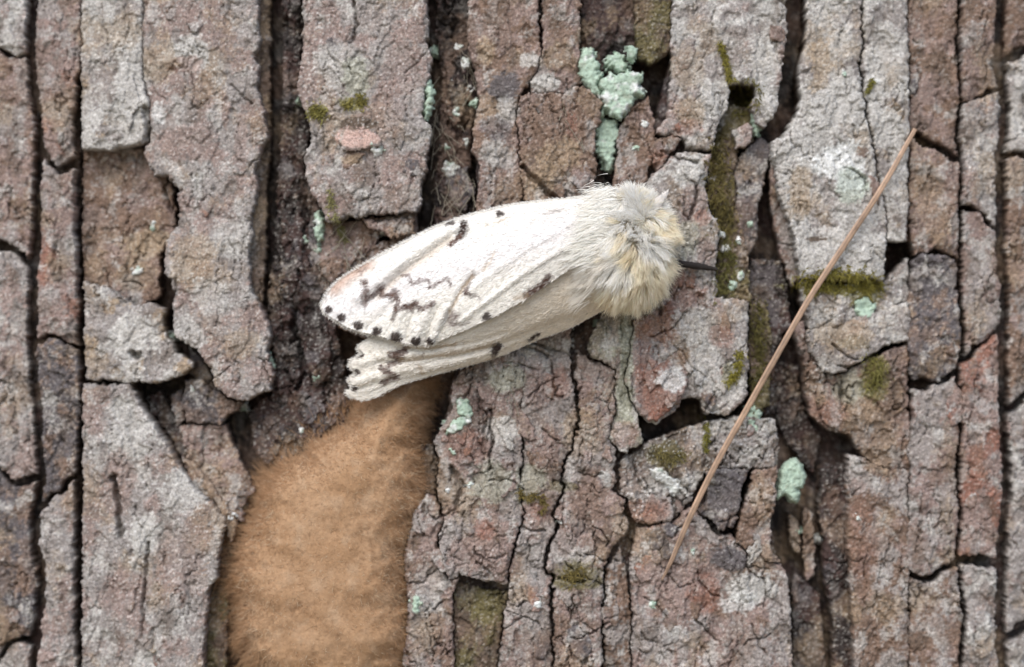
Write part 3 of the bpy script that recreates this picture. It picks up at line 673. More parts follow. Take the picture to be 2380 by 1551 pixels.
def egg_height(u, v):
    d = poly_sdf(u + 20 * fbm(u / 48, v / 48, 4, 301), v + 20 * fbm(u / 48, v / 48, 4, 304), EGG)
    pr = (1 - np.exp(-np.maximum(d, 0) / 40)) * 1.04
    base = hmb(u, v)
    up = 46 - 30 * sst(1080, 900, v) + 20 * fbm(u / 190, v / 190, 2, 306) + 6 * fbm(u / 80, v / 80, 2, 308) - 3 * sst(0.25, 0.7, fbm(u / 40, v / 40, 2, 314)) + 1.2 * fbm(u / 16, v / 16, 2, 311)
    low = np.maximum(base, -70) - 12
    return d, np.where(d > 0, low + (up - low) * pr, low + d * 3)
g_ = 4.0
eu, ev = np.meshgrid(np.arange(490, 1030, g_), np.arange(830, 1660, g_))
ed, eh = egg_height(eu, ev)
nn = fbm(eu / 70, ev / 60, 4, 320)[..., None]; n2 = fbm(eu / 16, ev / 16, 3, 325)[..., None]
BUFF = np.array((0.44, 0.28, 0.165)); BUFF2 = np.array((0.375, 0.228, 0.126)); BUFF3 = np.array((0.47, 0.325, 0.21))
def egg_col(u, v):
    a = sst(-0.45, 0.4, fbm(u / 110, v / 110, 4, 320))[..., None]
    b = sst(0.0, 0.5, fbm(u / 40 + 9, v / 44, 3, 330))[..., None]
    return (BUFF2 * (1 - a) + BUFF * a) * (1 - 0.6 * b) + BUFF3 * 0.6 * b
ec = egg_col(eu, ev) * (1 + 0.18 * n2)
egg = empty("egg_mass", tuple(to_world(760, 1600, -10, 0).tolist()))
tag(egg, "tan fuzzy egg mass of felted hairs on the bark under the moth's wing tips", "egg mass")
eV, eF, eC = sheet(eu, ev, eh, ed > -12, ec, 20)
under(add("felt_body", mesh_from("felt_body", eV, eF, eC), M_EGG), egg)
n = 80000
ru = rng.uniform(500, 1020, n); rv = rng.uniform(850, 1640, n)
dd, hh_ = egg_height(ru, rv)
prob = np.where(dd > -14, 0.9, np.where(dd > -34, 0.16, 0.0)) * np.where(rv > 1470, 0.35, 1)
ok = rng.uniform(0, 1, n) < prob
ru, rv, dd, hh_ = ru[ok], rv[ok], dd[ok], hh_[ok]
n = len(ru)
fa = rng.uniform(0, 6.283, n)
# near the rim hairs point outwards
e = 6.0
gx_ = (egg_height(ru + e, rv)[0] - egg_height(ru - e, rv)[0]); gy_ = (egg_height(ru, rv + e)[0] - egg_height(ru, rv - e)[0])
rim = sst(70, 8, dd)
rim = rim * rng.uniform(0, 1, n)
dx_ = np.cos(fa) * (1 - rim) - gx_ / 12 * rim * 1.1; dy_ = np.sin(fa) * (1 - rim) - gy_ / 12 * rim * 1.1
dh_ = rng.uniform(0.1, 0.5, n) * (1 - 0.55 * rim)
dirs = np.stack([dx_, dy_, dh_], 1); dirs /= np.linalg.norm(dirs, axis=1, keepdims=True)
Ln = rng.uniform(7, 18, n) * (1 + 1.5 * rim * rng.uniform(0, 1, n))
cl = egg_col(ru, rv) * rng.uniform(0.72, 1.3, (n, 1)) * (1 + 0.22 * fbm(ru / 14, rv / 14, 2, 350))[:, None]
gl_ = rng.uniform(0, 1, n) < 0.10
cl[gl_] = np.array((0.62, 0.50, 0.36))
tip = np.stack([0 * ru, 0.25 + 0 * ru, -0.25 + 0 * ru], 1)
p_ = strands(np.stack([ru, rv, hh_ - 2], 1), dirs, Ln, np.full(n, 1.3), np.clip(cl, 0, 0.9), 3, tip, 0.18)
# long loose hairs straying from the rim over the bark
m = 5200
wr = curve([p + (0,) for p in EGG[12:] + EGG[:3]], 900)
wi = rng.integers(0, 900, m)
wc = wr[wi] + rng.normal(0, 1, (m, 3)) * np.array([14, 14, 0])
dd2, hw = egg_height(wc[:, 0], wc[:, 1])
cen = np.array([800, 1250.0])
od = wc[:, :2] - cen; od /= np.linalg.norm(od, axis=1, keepdims=True)
dl = np.stack([od[:, 0] + rng.normal(0, .45, m), od[:, 1] - 0.25 + rng.normal(0, .45, m), rng.uniform(0.05, .4, m)], 1); dl /= np.linalg.norm(dl, axis=1, keepdims=True)
hw = np.maximum(hw, hm(wc[:, 0], wc[:, 1], 2)) - 2
p2 = strands(np.stack([wc[:, 0], wc[:, 1], hw], 1), dl, rng.uniform(16, 58, m), np.full(m, 1.1), np.clip(egg_col(wc[:, 0], wc[:, 1]) * rng.uniform(.8, 1.2, (m, 1)), 0, .9), 4, np.tile(np.array([0, 0.1, -0.1]), (m, 1)), 0.12)
fz = under(add("fuzz", strand_mesh("fuzz", [p_, p2], 20), M_FUR), egg); fz["kind"] = "stuff"

# ------------------------------------------------------------------ moth
moth = empty("moth", tuple(to_world(1300, 650, 0, 0).tolist()))
tag(moth, "cream white moth with brown wing marks and fluffy thorax resting on the bark", "moth")
HM0 = 100.0
def coons(c0, c1, d0, d1, nu, nw):
    c0 = curve(c0, nu); c1 = curve(c1, nu); d0 = curve(d0, nw); d1 = curve(d1, nw)
    a = np.linspace(0, 1, nu)[:, None, None]; b = np.linspace(0, 1, nw)[None, :, None]
    L = c0[:, None] * (1 - b) + c1[:, None] * b
    T = d0[None] * (1 - a) + d1[None] * a
    B = c0[0] * (1 - a) * (1 - b) + c1[0] * (1 - a) * b + c0[-1] * a * (1 - b) + c1[-1] * a * b
    return L + T - B
CREAM = np.array((0.86, 0.835, 0.785)); BROWN = np.array((0.115, 0.062, 0.045)); TANW = np.array((0.50, 0.40, 0.29)); LILAC = np.array((0.79, 0.77, 0.80)); DARKS = np.array((0.045, 0.028, 0.022))
def marks(u, v, spots, strokes, base):
    col = base.copy()
    wu = u + 3.2 * pnoise(u / 9, v / 9, 401) + 2.2 * pnoise(u / 4.2, v / 4.2, 402)
    wv = v + 3.2 * pnoise(u / 9, v / 9, 403) + 2.2 * pnoise(u / 4.2, v / 4.2, 404)
    xu = u + 7 * pnoise(u / 10, v / 10, 406) + 4 * pnoise(u / 4.5, v / 4.5, 407); xv = v + 7 * pnoise(u / 10, v / 10, 408) + 4 * pnoise(u / 4.5, v / 4.5, 409)
    for (su, sv, r, c, s) in spots:
        m = sst(1.3, 0.75, np.hypot(wu - su, (wv - sv) * 1.1) / r) * s if c is DARKS else sst(1.4, 0.6, np.hypot(xu - su, (xv - sv) * 0.9) / r) * s * (0.8 + 0.4 * pnoise(u / 5, v / 5, 411))
        m = np.clip(m, 0, 1)
        col = col * (1 - m[..., None]) + c * m[..., None]
    for (pts, w, c, s) in strokes:
        m = sst(1.7, 0.5, seg_dist(wu, wv, pts) / w) * min(1.15, s * 1.25) * (0.85 + 0.4 * pnoise(u / 6, v / 6, 405))
        m = np.clip(m, 0, 1)
        col = col * (1 - m[..., None]) + c * m[..., None]
    return col
def ridge(u, v, pts, w):
    return np.exp(-(seg_dist(u, v, pts) / w) ** 2)
def wing_mesh(name, G, col):
    nu, nw = G.shape[:2]
    V = to_world(G[..., 0].ravel(), G[..., 1].ravel(), G[..., 2].ravel(), HM0)
    return mesh_from(name, V, quads(nu, nw), col.reshape(-1, 3))
def fringe(pts3, outdir, n, ln, col, w=2.0):
    c = curve(pts3, n)
    dirs = np.tile(np.array(outdir, float), (n, 1)) + rng.normal(0, 0.28, (n, 3))
    dirs /= np.linalg.norm(dirs, axis=1, keepdims=True)
    cl = np.tile(col, (n, 1)) * rng.uniform(0.85, 1.1, (n, 1))
    return strands(c + rng.normal(0, 1.2, (n, 3)), dirs, rng.uniform(0.4, 1, n) * ln, np.full(n, w), np.clip(cl, 0, 0.92), 2, None, 0.05)

# upper forewing: costa along the top, dorsal edge over the ridge
A_c0 = [(1400, 456, 108), (1300, 463, 92), (1200, 473, 72), (1120, 490, 62), (1040, 514, 55), (960, 549, 50), (880, 592, 46), (820, 626, 44), (772, 660, 44), (742, 705, 44)]
A_c1 = [(1356, 604, 178), (1284, 654, 180), (1217, 699, 172), (1134, 744, 156), (1060, 776, 132), (1010, 800, 112)]
A_d0 = [(1400, 456, 108), (1396, 500, 150), (1380, 550, 176), (1356, 604, 178)]
A_d1 = [(742, 705, 44), (752, 728, 50), (782, 746, 58), (800, 758, 62), (833, 771, 70), (876, 780, 80), (922, 793, 92), (965, 802, 102), (1010, 800, 112)]
GA = coons(A_c0, A_c1, A_d0, A_d1, 330, 190)
u, v = GA[..., 0], GA[..., 1]
aa = np.linspace(0, 1, GA.shape[0])[:, None]; ww = np.linspace(0, 1, GA.shape[1])[None, :]
hA = GA[..., 2] + 34 * np.sin(np.pi * ww) * (1 - 0.55 * aa) * sst(-0.05, 0.28, aa) - 16 * sst(0.10, 0.0, aa)                 # bulge over the body
hA = hA - 16 * ridge(u, v, [(1080, 528), (1040, 556), (980, 600), (920, 645), (860, 700)], 13) * sst(1095, 1040, u)
hA = hA + 9 * ridge(u, v, [(1060, 530), (1010, 556), (940, 604), (880, 650), (830, 690)], 12)
hA = hA + 7 * ridge(u, v, [(1366, 538), (1320, 573), (1217, 638), (1127, 705), (1071, 746)], 5)
hA = hA + 5 * ridge(u, v, [(1330, 520), (1220, 585), (1140, 640), (1090, 680)], 7)
hA = hA - 9 * ridge(u, v, [(1102, 641), (1079, 668), (1045, 728), (1024, 770)], 8)
hA = hA + 9 * ridge(u, v, [(1040, 715), (1022, 755), (1004, 792)], 7)
hA = hA - 7 * ridge(u, v, [(1018, 716), (1000, 760), (988, 795)], 6)
hA = hA + 7 * ridge(u, v, [(1005, 705), (985, 745), (968, 790)], 7)
hA = hA - 6 * ridge(u, v, [(965, 720), (950, 760), (944, 792)], 6)
hA = hA + 5 * ridge(u, v, [(950, 700), (930, 740), (920, 785)], 7)
hA = hA - 5 * ridge(u, v, [(1000, 600), (960, 660), (900, 720), (850, 765)], 9)
hA = hA + 3 * fbm(u / 60, v / 60, 3, 410) + 1.0 * pnoise(u / 7, v / 7, 413)
hA = hA - 8 * np.clip((0.06 - ww) / 0.06, 0, 1) ** 2
GA[..., 2] = hA
base = np.broadcast_to(CREAM, u.shape + (3,)).copy()
lil = sst(0.25, 0.0, np.abs((u - 1010) * 0.32 + (v - 640) * 0.95) / 300)[..., None] * 0.45
base = base * (1 - lil) + LILAC * lil
pk = (sst(30, 0, seg_dist(u, v, [(850, 612), (805, 640), (775, 668)])) * 0.8)[..., None]
base = base * (1 - pk) + np.array((0.55, 0.37, 0.28)) * pk
tn = (0.42 * sst(16, 0, seg_dist(u, v, [(1050, 556), (980, 606), (920, 650), (880, 690)])))[..., None]  # tan tint paints shading into the fold groove
base = base * (1 - tn) + TANW * tn
base *= (1 + 0.05 * pnoise(u / 5, v / 5, 420) + 0.04 * pnoise(u / 14, v / 14, 421) + 0.07 * pnoise((u + v) / 5, (u - v) / 14, 422) - 0.22 * sst(0.45, 0.7, pnoise(u / 4.5, v / 4.5, 423)))[..., None]
spots = [(1163, 497, 9, DARKS, .9), (1050, 517, 8, DARKS, .9), (1040, 519, 6, DARKS, .7), (1386, 470, 10, BROWN, .45), (1360, 488, 4, BROWN, .5),
         (761, 720, 10, DARKS, .95), (793, 738, 11, DARKS, .95), (833, 757, 12, DARKS, .95), (876, 770, 12, DARKS, .95), (922, 783, 14, DARKS, .95), (968, 793, 12, DARKS, .95), (1003, 792, 9, DARKS, .95),
         (846, 656, 9, BROWN, .7), (885, 670, 11, BROWN, .8), (918, 684, 12, BROWN, .75), (957, 714, 11, BROWN, .8), (1053, 742, 13, BROWN, .7), (1062, 734, 10, BROWN, .5), (1088, 676, 8, BROWN, .75), (1134, 736, 10, DARKS, .9), (838, 628, 11, BROWN, .4), (752, 690, 5, BROWN, .5)]
strokes = [([(1078, 520), (1079, 534), (1070, 548)], 9, DARKS, 1.0), ([(1070, 548), (1060, 560), (1046, 570)], 4.5, BROWN, .9),
           ([(936, 640), (952, 642), (959, 664), (979, 650), (998, 653), (1003, 670), (1019, 659), (1042, 648), (1050, 664)], 3.6, BROWN, .6),
           ([(846, 656), (852, 672), (843, 692), (848, 708)], 6, BROWN, .65), ([(852, 692), (870, 684), (886, 672), (890, 690), (918, 684), (926, 700), (922, 722), (940, 712), (957, 714), (968, 704), (982, 720), (1000, 712), (1010, 704)], 5.5, BROWN, .7),
           ([(922, 722), (916, 740)], 5, BROWN, .5), ([(1102, 641), (1090, 660), (1085, 680)], 5, BROWN, .5), ([(1086, 682), (1110, 688), (1118, 696)], 3.5, BROWN, .5),
           ([(1102, 641), (1079, 668), (1045, 728)], 4, TANW, .6), ([(1224, 686), (1250, 670), (1272, 652), (1276, 645)], 6.5, BROWN, .85), ([(1200, 694), (1224, 686)], 5, TANW, .5),  # first stroke paints the fold's shade, not a wing mark
           ([(1040, 752), (1070, 756), (1090, 750)], 4, BROWN, .35), ([(1376, 578), (1396, 560)], 4, BROWN, .4),
           ([(1262, 500), (1285, 495), (1312, 490)], 3, BROWN, .35), ([(1130, 525), (1180, 510)], 2.5, TANW, .4), ([(1150, 590), (1142, 610), (1122, 632)], 3.5, TANW, .5)]
colA = marks(u, v, spots, strokes, base)
wA = under(add("forewing", wing_mesh("forewing", GA, np.clip(colA, 0.01, 0.9)), M_WING), moth)
# lower forewing, folded under the other
B_c0 = [(1358, 600, 158), (1284, 646, 160), (1217, 690, 152), (1134, 734, 134), (1060, 764, 116), (1000, 782, 92), (930, 778, 68), (862, 786, 56)]
B_c1 = [(1446, 700, 92), (1400, 722, 76), (1330, 760, 62), (1260, 786, 54), (1200, 812, 48), (1150, 832, 44), (1067, 856, 44), (968, 883, 46), (916, 902, 46), (869, 925, 44), (840, 932, 42), (820, 926, 42)]
B_d0 = [(1358, 600, 158), (1400, 640, 140), (1430, 670, 120), (1446, 700, 92)]
B_d1 = [(862, 786, 56), (834, 806, 54), (840, 824, 54), (818, 838, 51), (814, 852, 50), (828, 868, 49), (810, 884, 46), (820, 903, 45), (806, 914, 42), (820, 926, 42)]
GB = coons(B_c0, B_c1, B_d0, B_d1, 330, 120)
u, v = GB[..., 0], GB[..., 1]
aa = np.linspace(0, 1, GB.shape[0])[:, None]; ww = np.linspace(0, 1, GB.shape[1])[None, :]
hB = GB[..., 2] + 20 * np.sin(np.pi * ww) * (1 - 0.5 * aa)
hB = hB - 10 * ridge(u, v, [(1330, 735), (1200, 785), (1140, 806), (1060, 826), (960, 838), (880, 842)], 9)
hB = hB + 8 * ridge(u, v, [(1150, 822), (1060, 842), (980, 858), (900, 872), (830, 890)], 11)
hB = hB - 7 * ridge(u, v, [(1180, 770), (1100, 796), (1000, 812), (930, 815)], 7)
hB = hB - 6 * ridge(u, v, [(980, 858), (900, 882), (830, 903)], 8)
hB = hB + 5 * ridge(u, v, [(960, 822), (900, 830), (830, 845)], 8)
hB = hB + 3 * fbm(u / 55, v / 55, 3, 430) + 1.0 * pnoise(u / 7, v / 7, 433)
GB[..., 2] = hB
base = np.broadcast_to(CREAM, u.shape + (3,)).copy()
tn = (0.15 + 0.4 * sst(1000, 1300, u))[..., None]
base = base * (1 - tn) + np.array((0.76, 0.66, 0.52)) * tn
base *= (1 + 0.05 * pnoise(u / 5, v / 5, 440) + 0.06 * pnoise(u / 16, v / 10, 441) + 0.10 * pnoise((u + 3 * v) / 7, (u - v) / 22, 442) - 0.16 * sst(0.45, 0.7, pnoise(u / 4.5, v / 4.5, 443)))[..., None]
spots = [(1157, 804, 12, DARKS, .95), (1150, 818, 8, DARKS, .8), (835, 826, 9, DARKS, .95), (826, 868, 10, DARKS, .95), (820, 905, 8, DARKS, .95), (928, 830, 11, BROWN, .8), (943, 812, 8, BROWN, .6), (984, 827, 5, BROWN, .6), (997, 811, 5, BROWN, .5)]
strokes = [([(945, 806), (942, 818), (908, 824), (932, 838), (902, 850)], 6, BROWN, .75), ([(885, 856), (905, 868), (924, 877), (906, 881), (888, 890)], 6, BROWN, .75),
           ([(1232, 790), (1246, 781), (1252, 776)], 4, DARKS, .8), ([(1157, 806), (1148, 828)], 6, DARKS, .7), ([(976, 852), (982, 868)], 4, TANW, .7),
           ([(945, 806), (1000, 808), (1060, 800)], 3.5, TANW, .6), ([(930, 838), (1000, 830), (1100, 812), (1150, 800)], 4, TANW, .55), ([(1000, 880), (1067, 858), (1150, 834)], 4, TANW, .35)]
colB = marks(u, v, spots, strokes, base)
wB = under(add("forewing", wing_mesh("forewing", GB, np.clip(colB, 0.01, 0.9)), M_WING), moth)
for o in (wA, wB):
    md = o.modifiers.new("thickness", 'SOLIDIFY'); md.thickness = 2.2 * S; md.offset = 0
# loose scales lying on the wings, coloured like the wing under them
def wing_scales(G, col, n):
    i = rng.integers(0, G.shape[0] - 2, n); j = rng.integers(1, G.shape[1] - 1, n)
    p = G[i, j] + np.array([0, 0, 1.6]) + rng.normal(0, 1, (n, 3)) * np.array([1.2, 1.2, 0.2])
    d = G[i + 1, j] - G[i, j]; d = d / (np.linalg.norm(d, axis=1, keepdims=True) + 1e-9)
    d = d + rng.normal(0, 0.2, (n, 3)) + np.array([0, 0, 0.08]); d /= np.linalg.norm(d, axis=1, keepdims=True)
    c = np.clip(col[i, j] * rng.uniform(0.92, 1.12, (n, 1)), 0.01, 0.93)
    return strands(p, d, rng.uniform(5, 12, n), rng.uniform(1.4, 2.6, n), c, 2, np.tile(np.array([0, 0, -0.12]), (n, 1)), 0.03)
sc_ = under(add("wing_scales", strand_mesh("wing_scales", [wing_scales(GA, colA, 20000), wing_scales(GB, colB, 11000)], HM0), M_FUR), moth); sc_["kind"] = "stuff"
# scale fringe along the wing edges
fr = [fringe(A_d1, (-0.45, 0.8, 0.0), 900, 9, CREAM), fringe(B_d1, (-1, 0.15, 0.0), 1100, 13, CREAM), fringe(A_c0, (-0.85, -0.35, 0.25), 1500, 9, CREAM * 1.1, 1.4), fringe(B_c1, (-0.85, 0.45, 0.0), 900, 7, CREAM, 1.6)]
f_ = under(add("scale_fringe", strand_mesh("scale_fringe", fr, HM0), M_FUR), moth); f_["kind"] = "stuff"

# body: head, thorax and abdomen in one skin
ax = [(880, 800, 44, 8), (930, 790, 48, 24), (1020, 768, 58, 34), (1120, 730, 72, 48), (1240, 680, 72, 46), (1340, 632, 80, 56), (1430, 588, 94, 98), (1490, 572, 96, 92), (1532, 568, 86, 62), (1552, 568, 82, 40), (1560, 568, 80, 12)]
cv = curve(ax, 70); k = 32
tg = np.gradient(cv[:, :3], axis=0); tg /= np.linalg.norm(tg, axis=1, keepdims=True)
s1 = np.cross(tg, np.array([0, 0, 1.0])); s1 /= np.linalg.norm(s1, axis=1, keepdims=True); s2 = np.cross(s1, tg)
th = np.linspace(0, 2 * np.pi, k, endpoint=False)
R_ = cv[:, 3][:, None]
bodyP = cv[:, None, :3] + s1[:, None] * (np.cos(th) * R_ * 1.0)[..., None] + s2[:, None] * (np.sin(th) * R_ * 0.92)[..., None]
i0 = np.arange(70 * k).reshape(70, k); j0 = np.roll(i0, -1, 1)
Fb_ = np.stack([i0[:-1], j0[:-1], j0[1:], i0[1:]], -1).reshape(-1, 4)
bp = bodyP.reshape(-1, 3)
bc = np.tile(np.array((0.78, 0.70, 0.56)), (len(bp), 1))
under(add("body", mesh_from("body", to_world(bp[:, 0], bp[:, 1], bp[:, 2], HM0), Fb_, bc), M_FUR), moth)

# thorax and head fur
n = 30000
th_c = np.array([1460, 572, 92.0]); th_r = np.array([92, 118, 112.0])
q = rng.normal(0, 1, (n * 3, 3)); q /= np.linalg.norm(q, axis=1, keepdims=True)
q = q[(q[:, 2] > -0.35)][:n]; n = len(q)
root = th_c + q * th_r
nrm = q / th_r; nrm /= np.linalg.norm(nrm, axis=1, keepdims=True)
left = sst(20, -70, root[:, 0] - th_c[0])[:, None]
flow = np.stack([-0.8 * np.ones(n), 0.35 + 0.5 * pnoise(root[:, 0] / 50, root[:, 1] / 50, 450), 0.1 * np.ones(n)], 1)
sw = np.stack([1.5 * pnoise(root[:, 0] / 34, root[:, 1] / 34, 452), 1.5 * pnoise(root[:, 0] / 34, root[:, 1] / 34, 453), 0 * root[:, 0]], 1)
dirs = nrm * 0.85 + flow * (0.25 + 0.55 * left) + sw * 0.55 + np.array([0, 0.22, 0])
ln = rng.uniform(22, 50, n)
dirs /= np.linalg.norm(dirs, axis=1, keepdims=True)
tipp = root + dirs * ln[:, None]
ncl = 420
cid = rng.choice(n, ncl, replace=False)
near = np.empty(n, int)
for a0 in range(0, n, 2000):
    near[a0:a0 + 2000] = np.argmin(((root[a0:a0 + 2000, None] - root[cid][None]) ** 2).sum(-1), 1)
ct = tipp[cid][near]
newtip = tipp * 0.68 + ct * 0.32
dv = newtip - root; ln2 = np.linalg.norm(dv, axis=1); dirs = dv / ln2[:, None]
W1 = np.array((0.95, 0.92, 0.86)); W2 = np.array((0.94, 0.84, 0.67)); W3 = np.array((0.90, 0.76, 0.53)); W4 = np.array((0.88, 0.84, 0.77))
cmix = sst(-0.2, 0.5, fbm(root[:, 0] / 60, root[:, 1] / 60, 2, 460) + (root[:, 0] - 1470) / 260 + (root[:, 1] - 590) / 330)[:, None]
fc = W1 * (1 - cmix) + W2 * cmix
fc = fc * (1 - 0.5 * (cid[near] % 7 == 0)[:, None]) + W3 * 0.5 * (cid[near] % 7 == 0)[:, None]
fc = np.clip(fc * rng.uniform(0.88, 1.1, (n, 1)), 0, 0.92)
bend = np.tile(np.array([-0.08, 0.18, -0.12]), (n, 1)) + rng.normal(0, 0.08, (n, 3))
parts = [strands(root, dirs, ln2, np.full(n, 1.9), fc, 4, bend, 0.07)]
# pale tufts lying back over the wing roots
m = 3600
tu = rng.uniform(0, 1, m); tw = rng.normal(0, 1, m)
r0 = np.stack([1352 + 70 * tu + 8 * tw, 690 - 110 * tu ** 0.6 + 60 * rng.uniform(-0.6, 0.5, m) * (1 - 0.2 * tu), np.zeros(m)], 1)
r0[:, 2] = 150 + 40 * (r0[:, 0] - 1340) / 90 - 0.45 * np.maximum(r0[:, 1] - 620, 0) + 16
d0 = np.stack([-0.85 + 0.25 * pnoise(r0[:, 0] / 20, r0[:, 1] / 20, 470), 0.42 + 0.7 * pnoise(r0[:, 0] / 18, r0[:, 1] / 18, 471), 0.12 * np.ones(m)], 1)
d0 /= np.linalg.norm(d0, axis=1, keepdims=True)
c0_ = np.tile(W4, (m, 1)) * rng.uniform(0.85, 1.08, (m, 1))
parts.append(strands(r0, d0, rng.uniform(22, 46, m), np.full(m, 2.0), np.clip(c0_, 0, 0.92), 3, np.tile(np.array([0, 0.15, -0.1]), (m, 1)), 0.06))
m = 9000
rc = curve(A_d0, 400)[rng.integers(0, 400, m)] + rng.normal(0, 1, (m, 3)) * np.array([18, 12, 5]) + np.array([4, 0, 16])
d0 = np.stack([-0.9 + 0.2 * pnoise(rc[:, 0] / 20, rc[:, 1] / 20, 474), 0.22 + 0.6 * pnoise(rc[:, 0] / 18, rc[:, 1] / 18, 475), 0.22 * np.ones(m)], 1)
d0 /= np.linalg.norm(d0, axis=1, keepdims=True)
parts.append(strands(rc, d0, rng.uniform(10, 38, m), np.full(m, 1.6), np.clip(np.tile(W1, (m, 1)) * rng.uniform(0.9, 1.05, (m, 1)), 0, 0.92), 3, np.tile(np.array([0, 0.1, -0.2]), (m, 1)), 0.06))
f_ = under(add("thorax_fur", strand_mesh("thorax_fur", parts, HM0), M_FUR), moth); f_["kind"] = "stuff"

def tube(name, pts, rads, mat, col, parent=None, k=10, n=40, h0=0.0, noise=0.0, flat=1.0):
    cv = curve([p + (r,) for p, r in zip(pts, rads)], n)
    tg = np.gradient(cv[:, :3], axis=0); tg /= np.linalg.norm(tg, axis=1, keepdims=True) + 1e-9
    s1 = np.cross(tg, np.array([0.05, 0.02, 1.0])); s1 /= np.linalg.norm(s1, axis=1, keepdims=True) + 1e-9; s2 = np.cross(s1, tg)
    th = np.linspace(0, 2 * np.pi, k, endpoint=False)
    R_ = cv[:, 3][:, None] * (1 + noise * rng.normal(0, 1, (n, k)))
    P = cv[:, None, :3] + s1[:, None] * (np.cos(th) * R_)[..., None] + s2[:, None] * (np.sin(th) * R_ * flat)[..., None]
    i0 = np.arange(n * k).reshape(n, k); j0 = np.roll(i0, -1, 1)
    F = np.stack([i0[:-1], j0[:-1], j0[1:], i0[1:]], -1).reshape(-1, 4)
    P = P.reshape(-1, 3)
    cc = np.tile(np.array(col, float), (len(P), 1)) * (1 + 0.25 * pnoise(P[:, 0] / 12, P[:, 1] / 12, 480))[:, None]
    o = add(name, mesh_from(name, to_world(P[:, 0], P[:, 1], P[:, 2], h0), F, np.clip(cc, 0, 0.9)), mat)
    if parent: under(o, parent)
    return o
LEGC = (0.032, 0.027, 0.025)
def H(u, v): return float(hm(u, v, 1))
tube("leg", [(1500, 620, 50), (1548, 612, 42), (1590, 615, max(34, H(1590, 615) + 14)), (1630, 620, H(1630, 620) + 14), (1668, 626, H(1655, 626) + 8)], [7, 8, 8, 7.5, 4], M_LEG, LEGC, moth, h0=20, noise=.06)
tube("leg", [(1500, 650, 50), (1524, 676, 60), (1513, 704, max(36, H(1512, 700) + 20)), (1502, 734, H(1503, 728) + 12)], [6, 7, 7, 3.5], M_LEG, LEGC, moth, h0=20, noise=.06)
tube("leg", [(1450, 690, 60), (1440, 712, 40), (1432, 728, H(1432, 728) + 6)], [5, 5, 2.5], M_LEG, LEGC, moth, h0=20, noise=.06)
tube("leg", [(1480, 480, 60), (1498, 452, 42), (1502, 428, H(1502, 428) + 6)], [5, 5, 2.5], M_LEG, LEGC, moth, h0=20, noise=.06)
an = under(tube("antenna", [(1496, 510, 150), (1516, 486, 148), (1534, 466, 140), (1549, 447, 128)], [13, 13, 9, 1.5], M_FUR, (0.78, 0.74, 0.70), None, h0=70, noise=.12, flat=0.5), moth)
ah = strands(*(lambda t: (np.stack([1498 + 46 * t, 508 - 58 * t, 150 - 20 * t], 1) + rng.normal(0, 3, (500, 3)), (lambda d: d / np.linalg.norm(d, axis=1, keepdims=True))(np.stack([0.5 + 0 * t, -0.5 + 0 * t, 0.1 + 0 * t], 1) + rng.normal(0, 0.35, (500, 3))), (20 * (1 - t) + 5)))(rng.uniform(0, 1, 500)), np.full(500, 1.6), np.tile(np.array((0.8, 0.76, 0.72)), (500, 1)), 2)
a2 = add("bristles", strand_mesh("bristles", [ah], 70), M_FUR); under(a2, moth)

# ------------------------------------------------------------------ pine needle
npts = [(2128, 300), (2049, 436), (1960, 572), (1880, 694), (1800, 832), (1730, 958), (1660, 1086), (1600, 1212), (1562, 1305), (1540, 1350)]
nh = [20, 34, 34, 36, 46, 40, 30, 18, 8, 2]
needle = tube("pine_needle", [(a, b, h_) for (a, b), h_ in zip(npts, nh)], [5, 6.5, 7, 7, 7.2, 7.2, 7.2, 6.8, 5, 2], M_NEEDLE, (0.43, 0.29, 0.20), None, k=10, n=90, h0=25, flat=0.6)
cl_ = needle.data.color_attributes["tint"]; buf = np.empty(len(needle.data.vertices) * 4, np.float32); cl_.data.foreach_get("color", buf)
buf = buf.reshape(-1, 4); ring = np.arange(len(buf)) // 10
buf[:, :3] *= (1 + 0.30 * pnoise(ring / 7.0, ring * 0 + 0.3, 600) + 0.2 * pnoise(ring / 2.3, np.arange(len(buf)) % 10 / 3.0, 601))[:, None]
buf[:, :3] *= np.where(np.arange(len(buf)) % 10 == 3, 0.55, 1.0)[:, None]      # dark line painted along the needle as a groove's shade
cl_.data.foreach_set("color", np.clip(buf, 0, 1).ravel())
tag(needle, "long dry tan pine needle lying slanted across the bark", "pine needle")

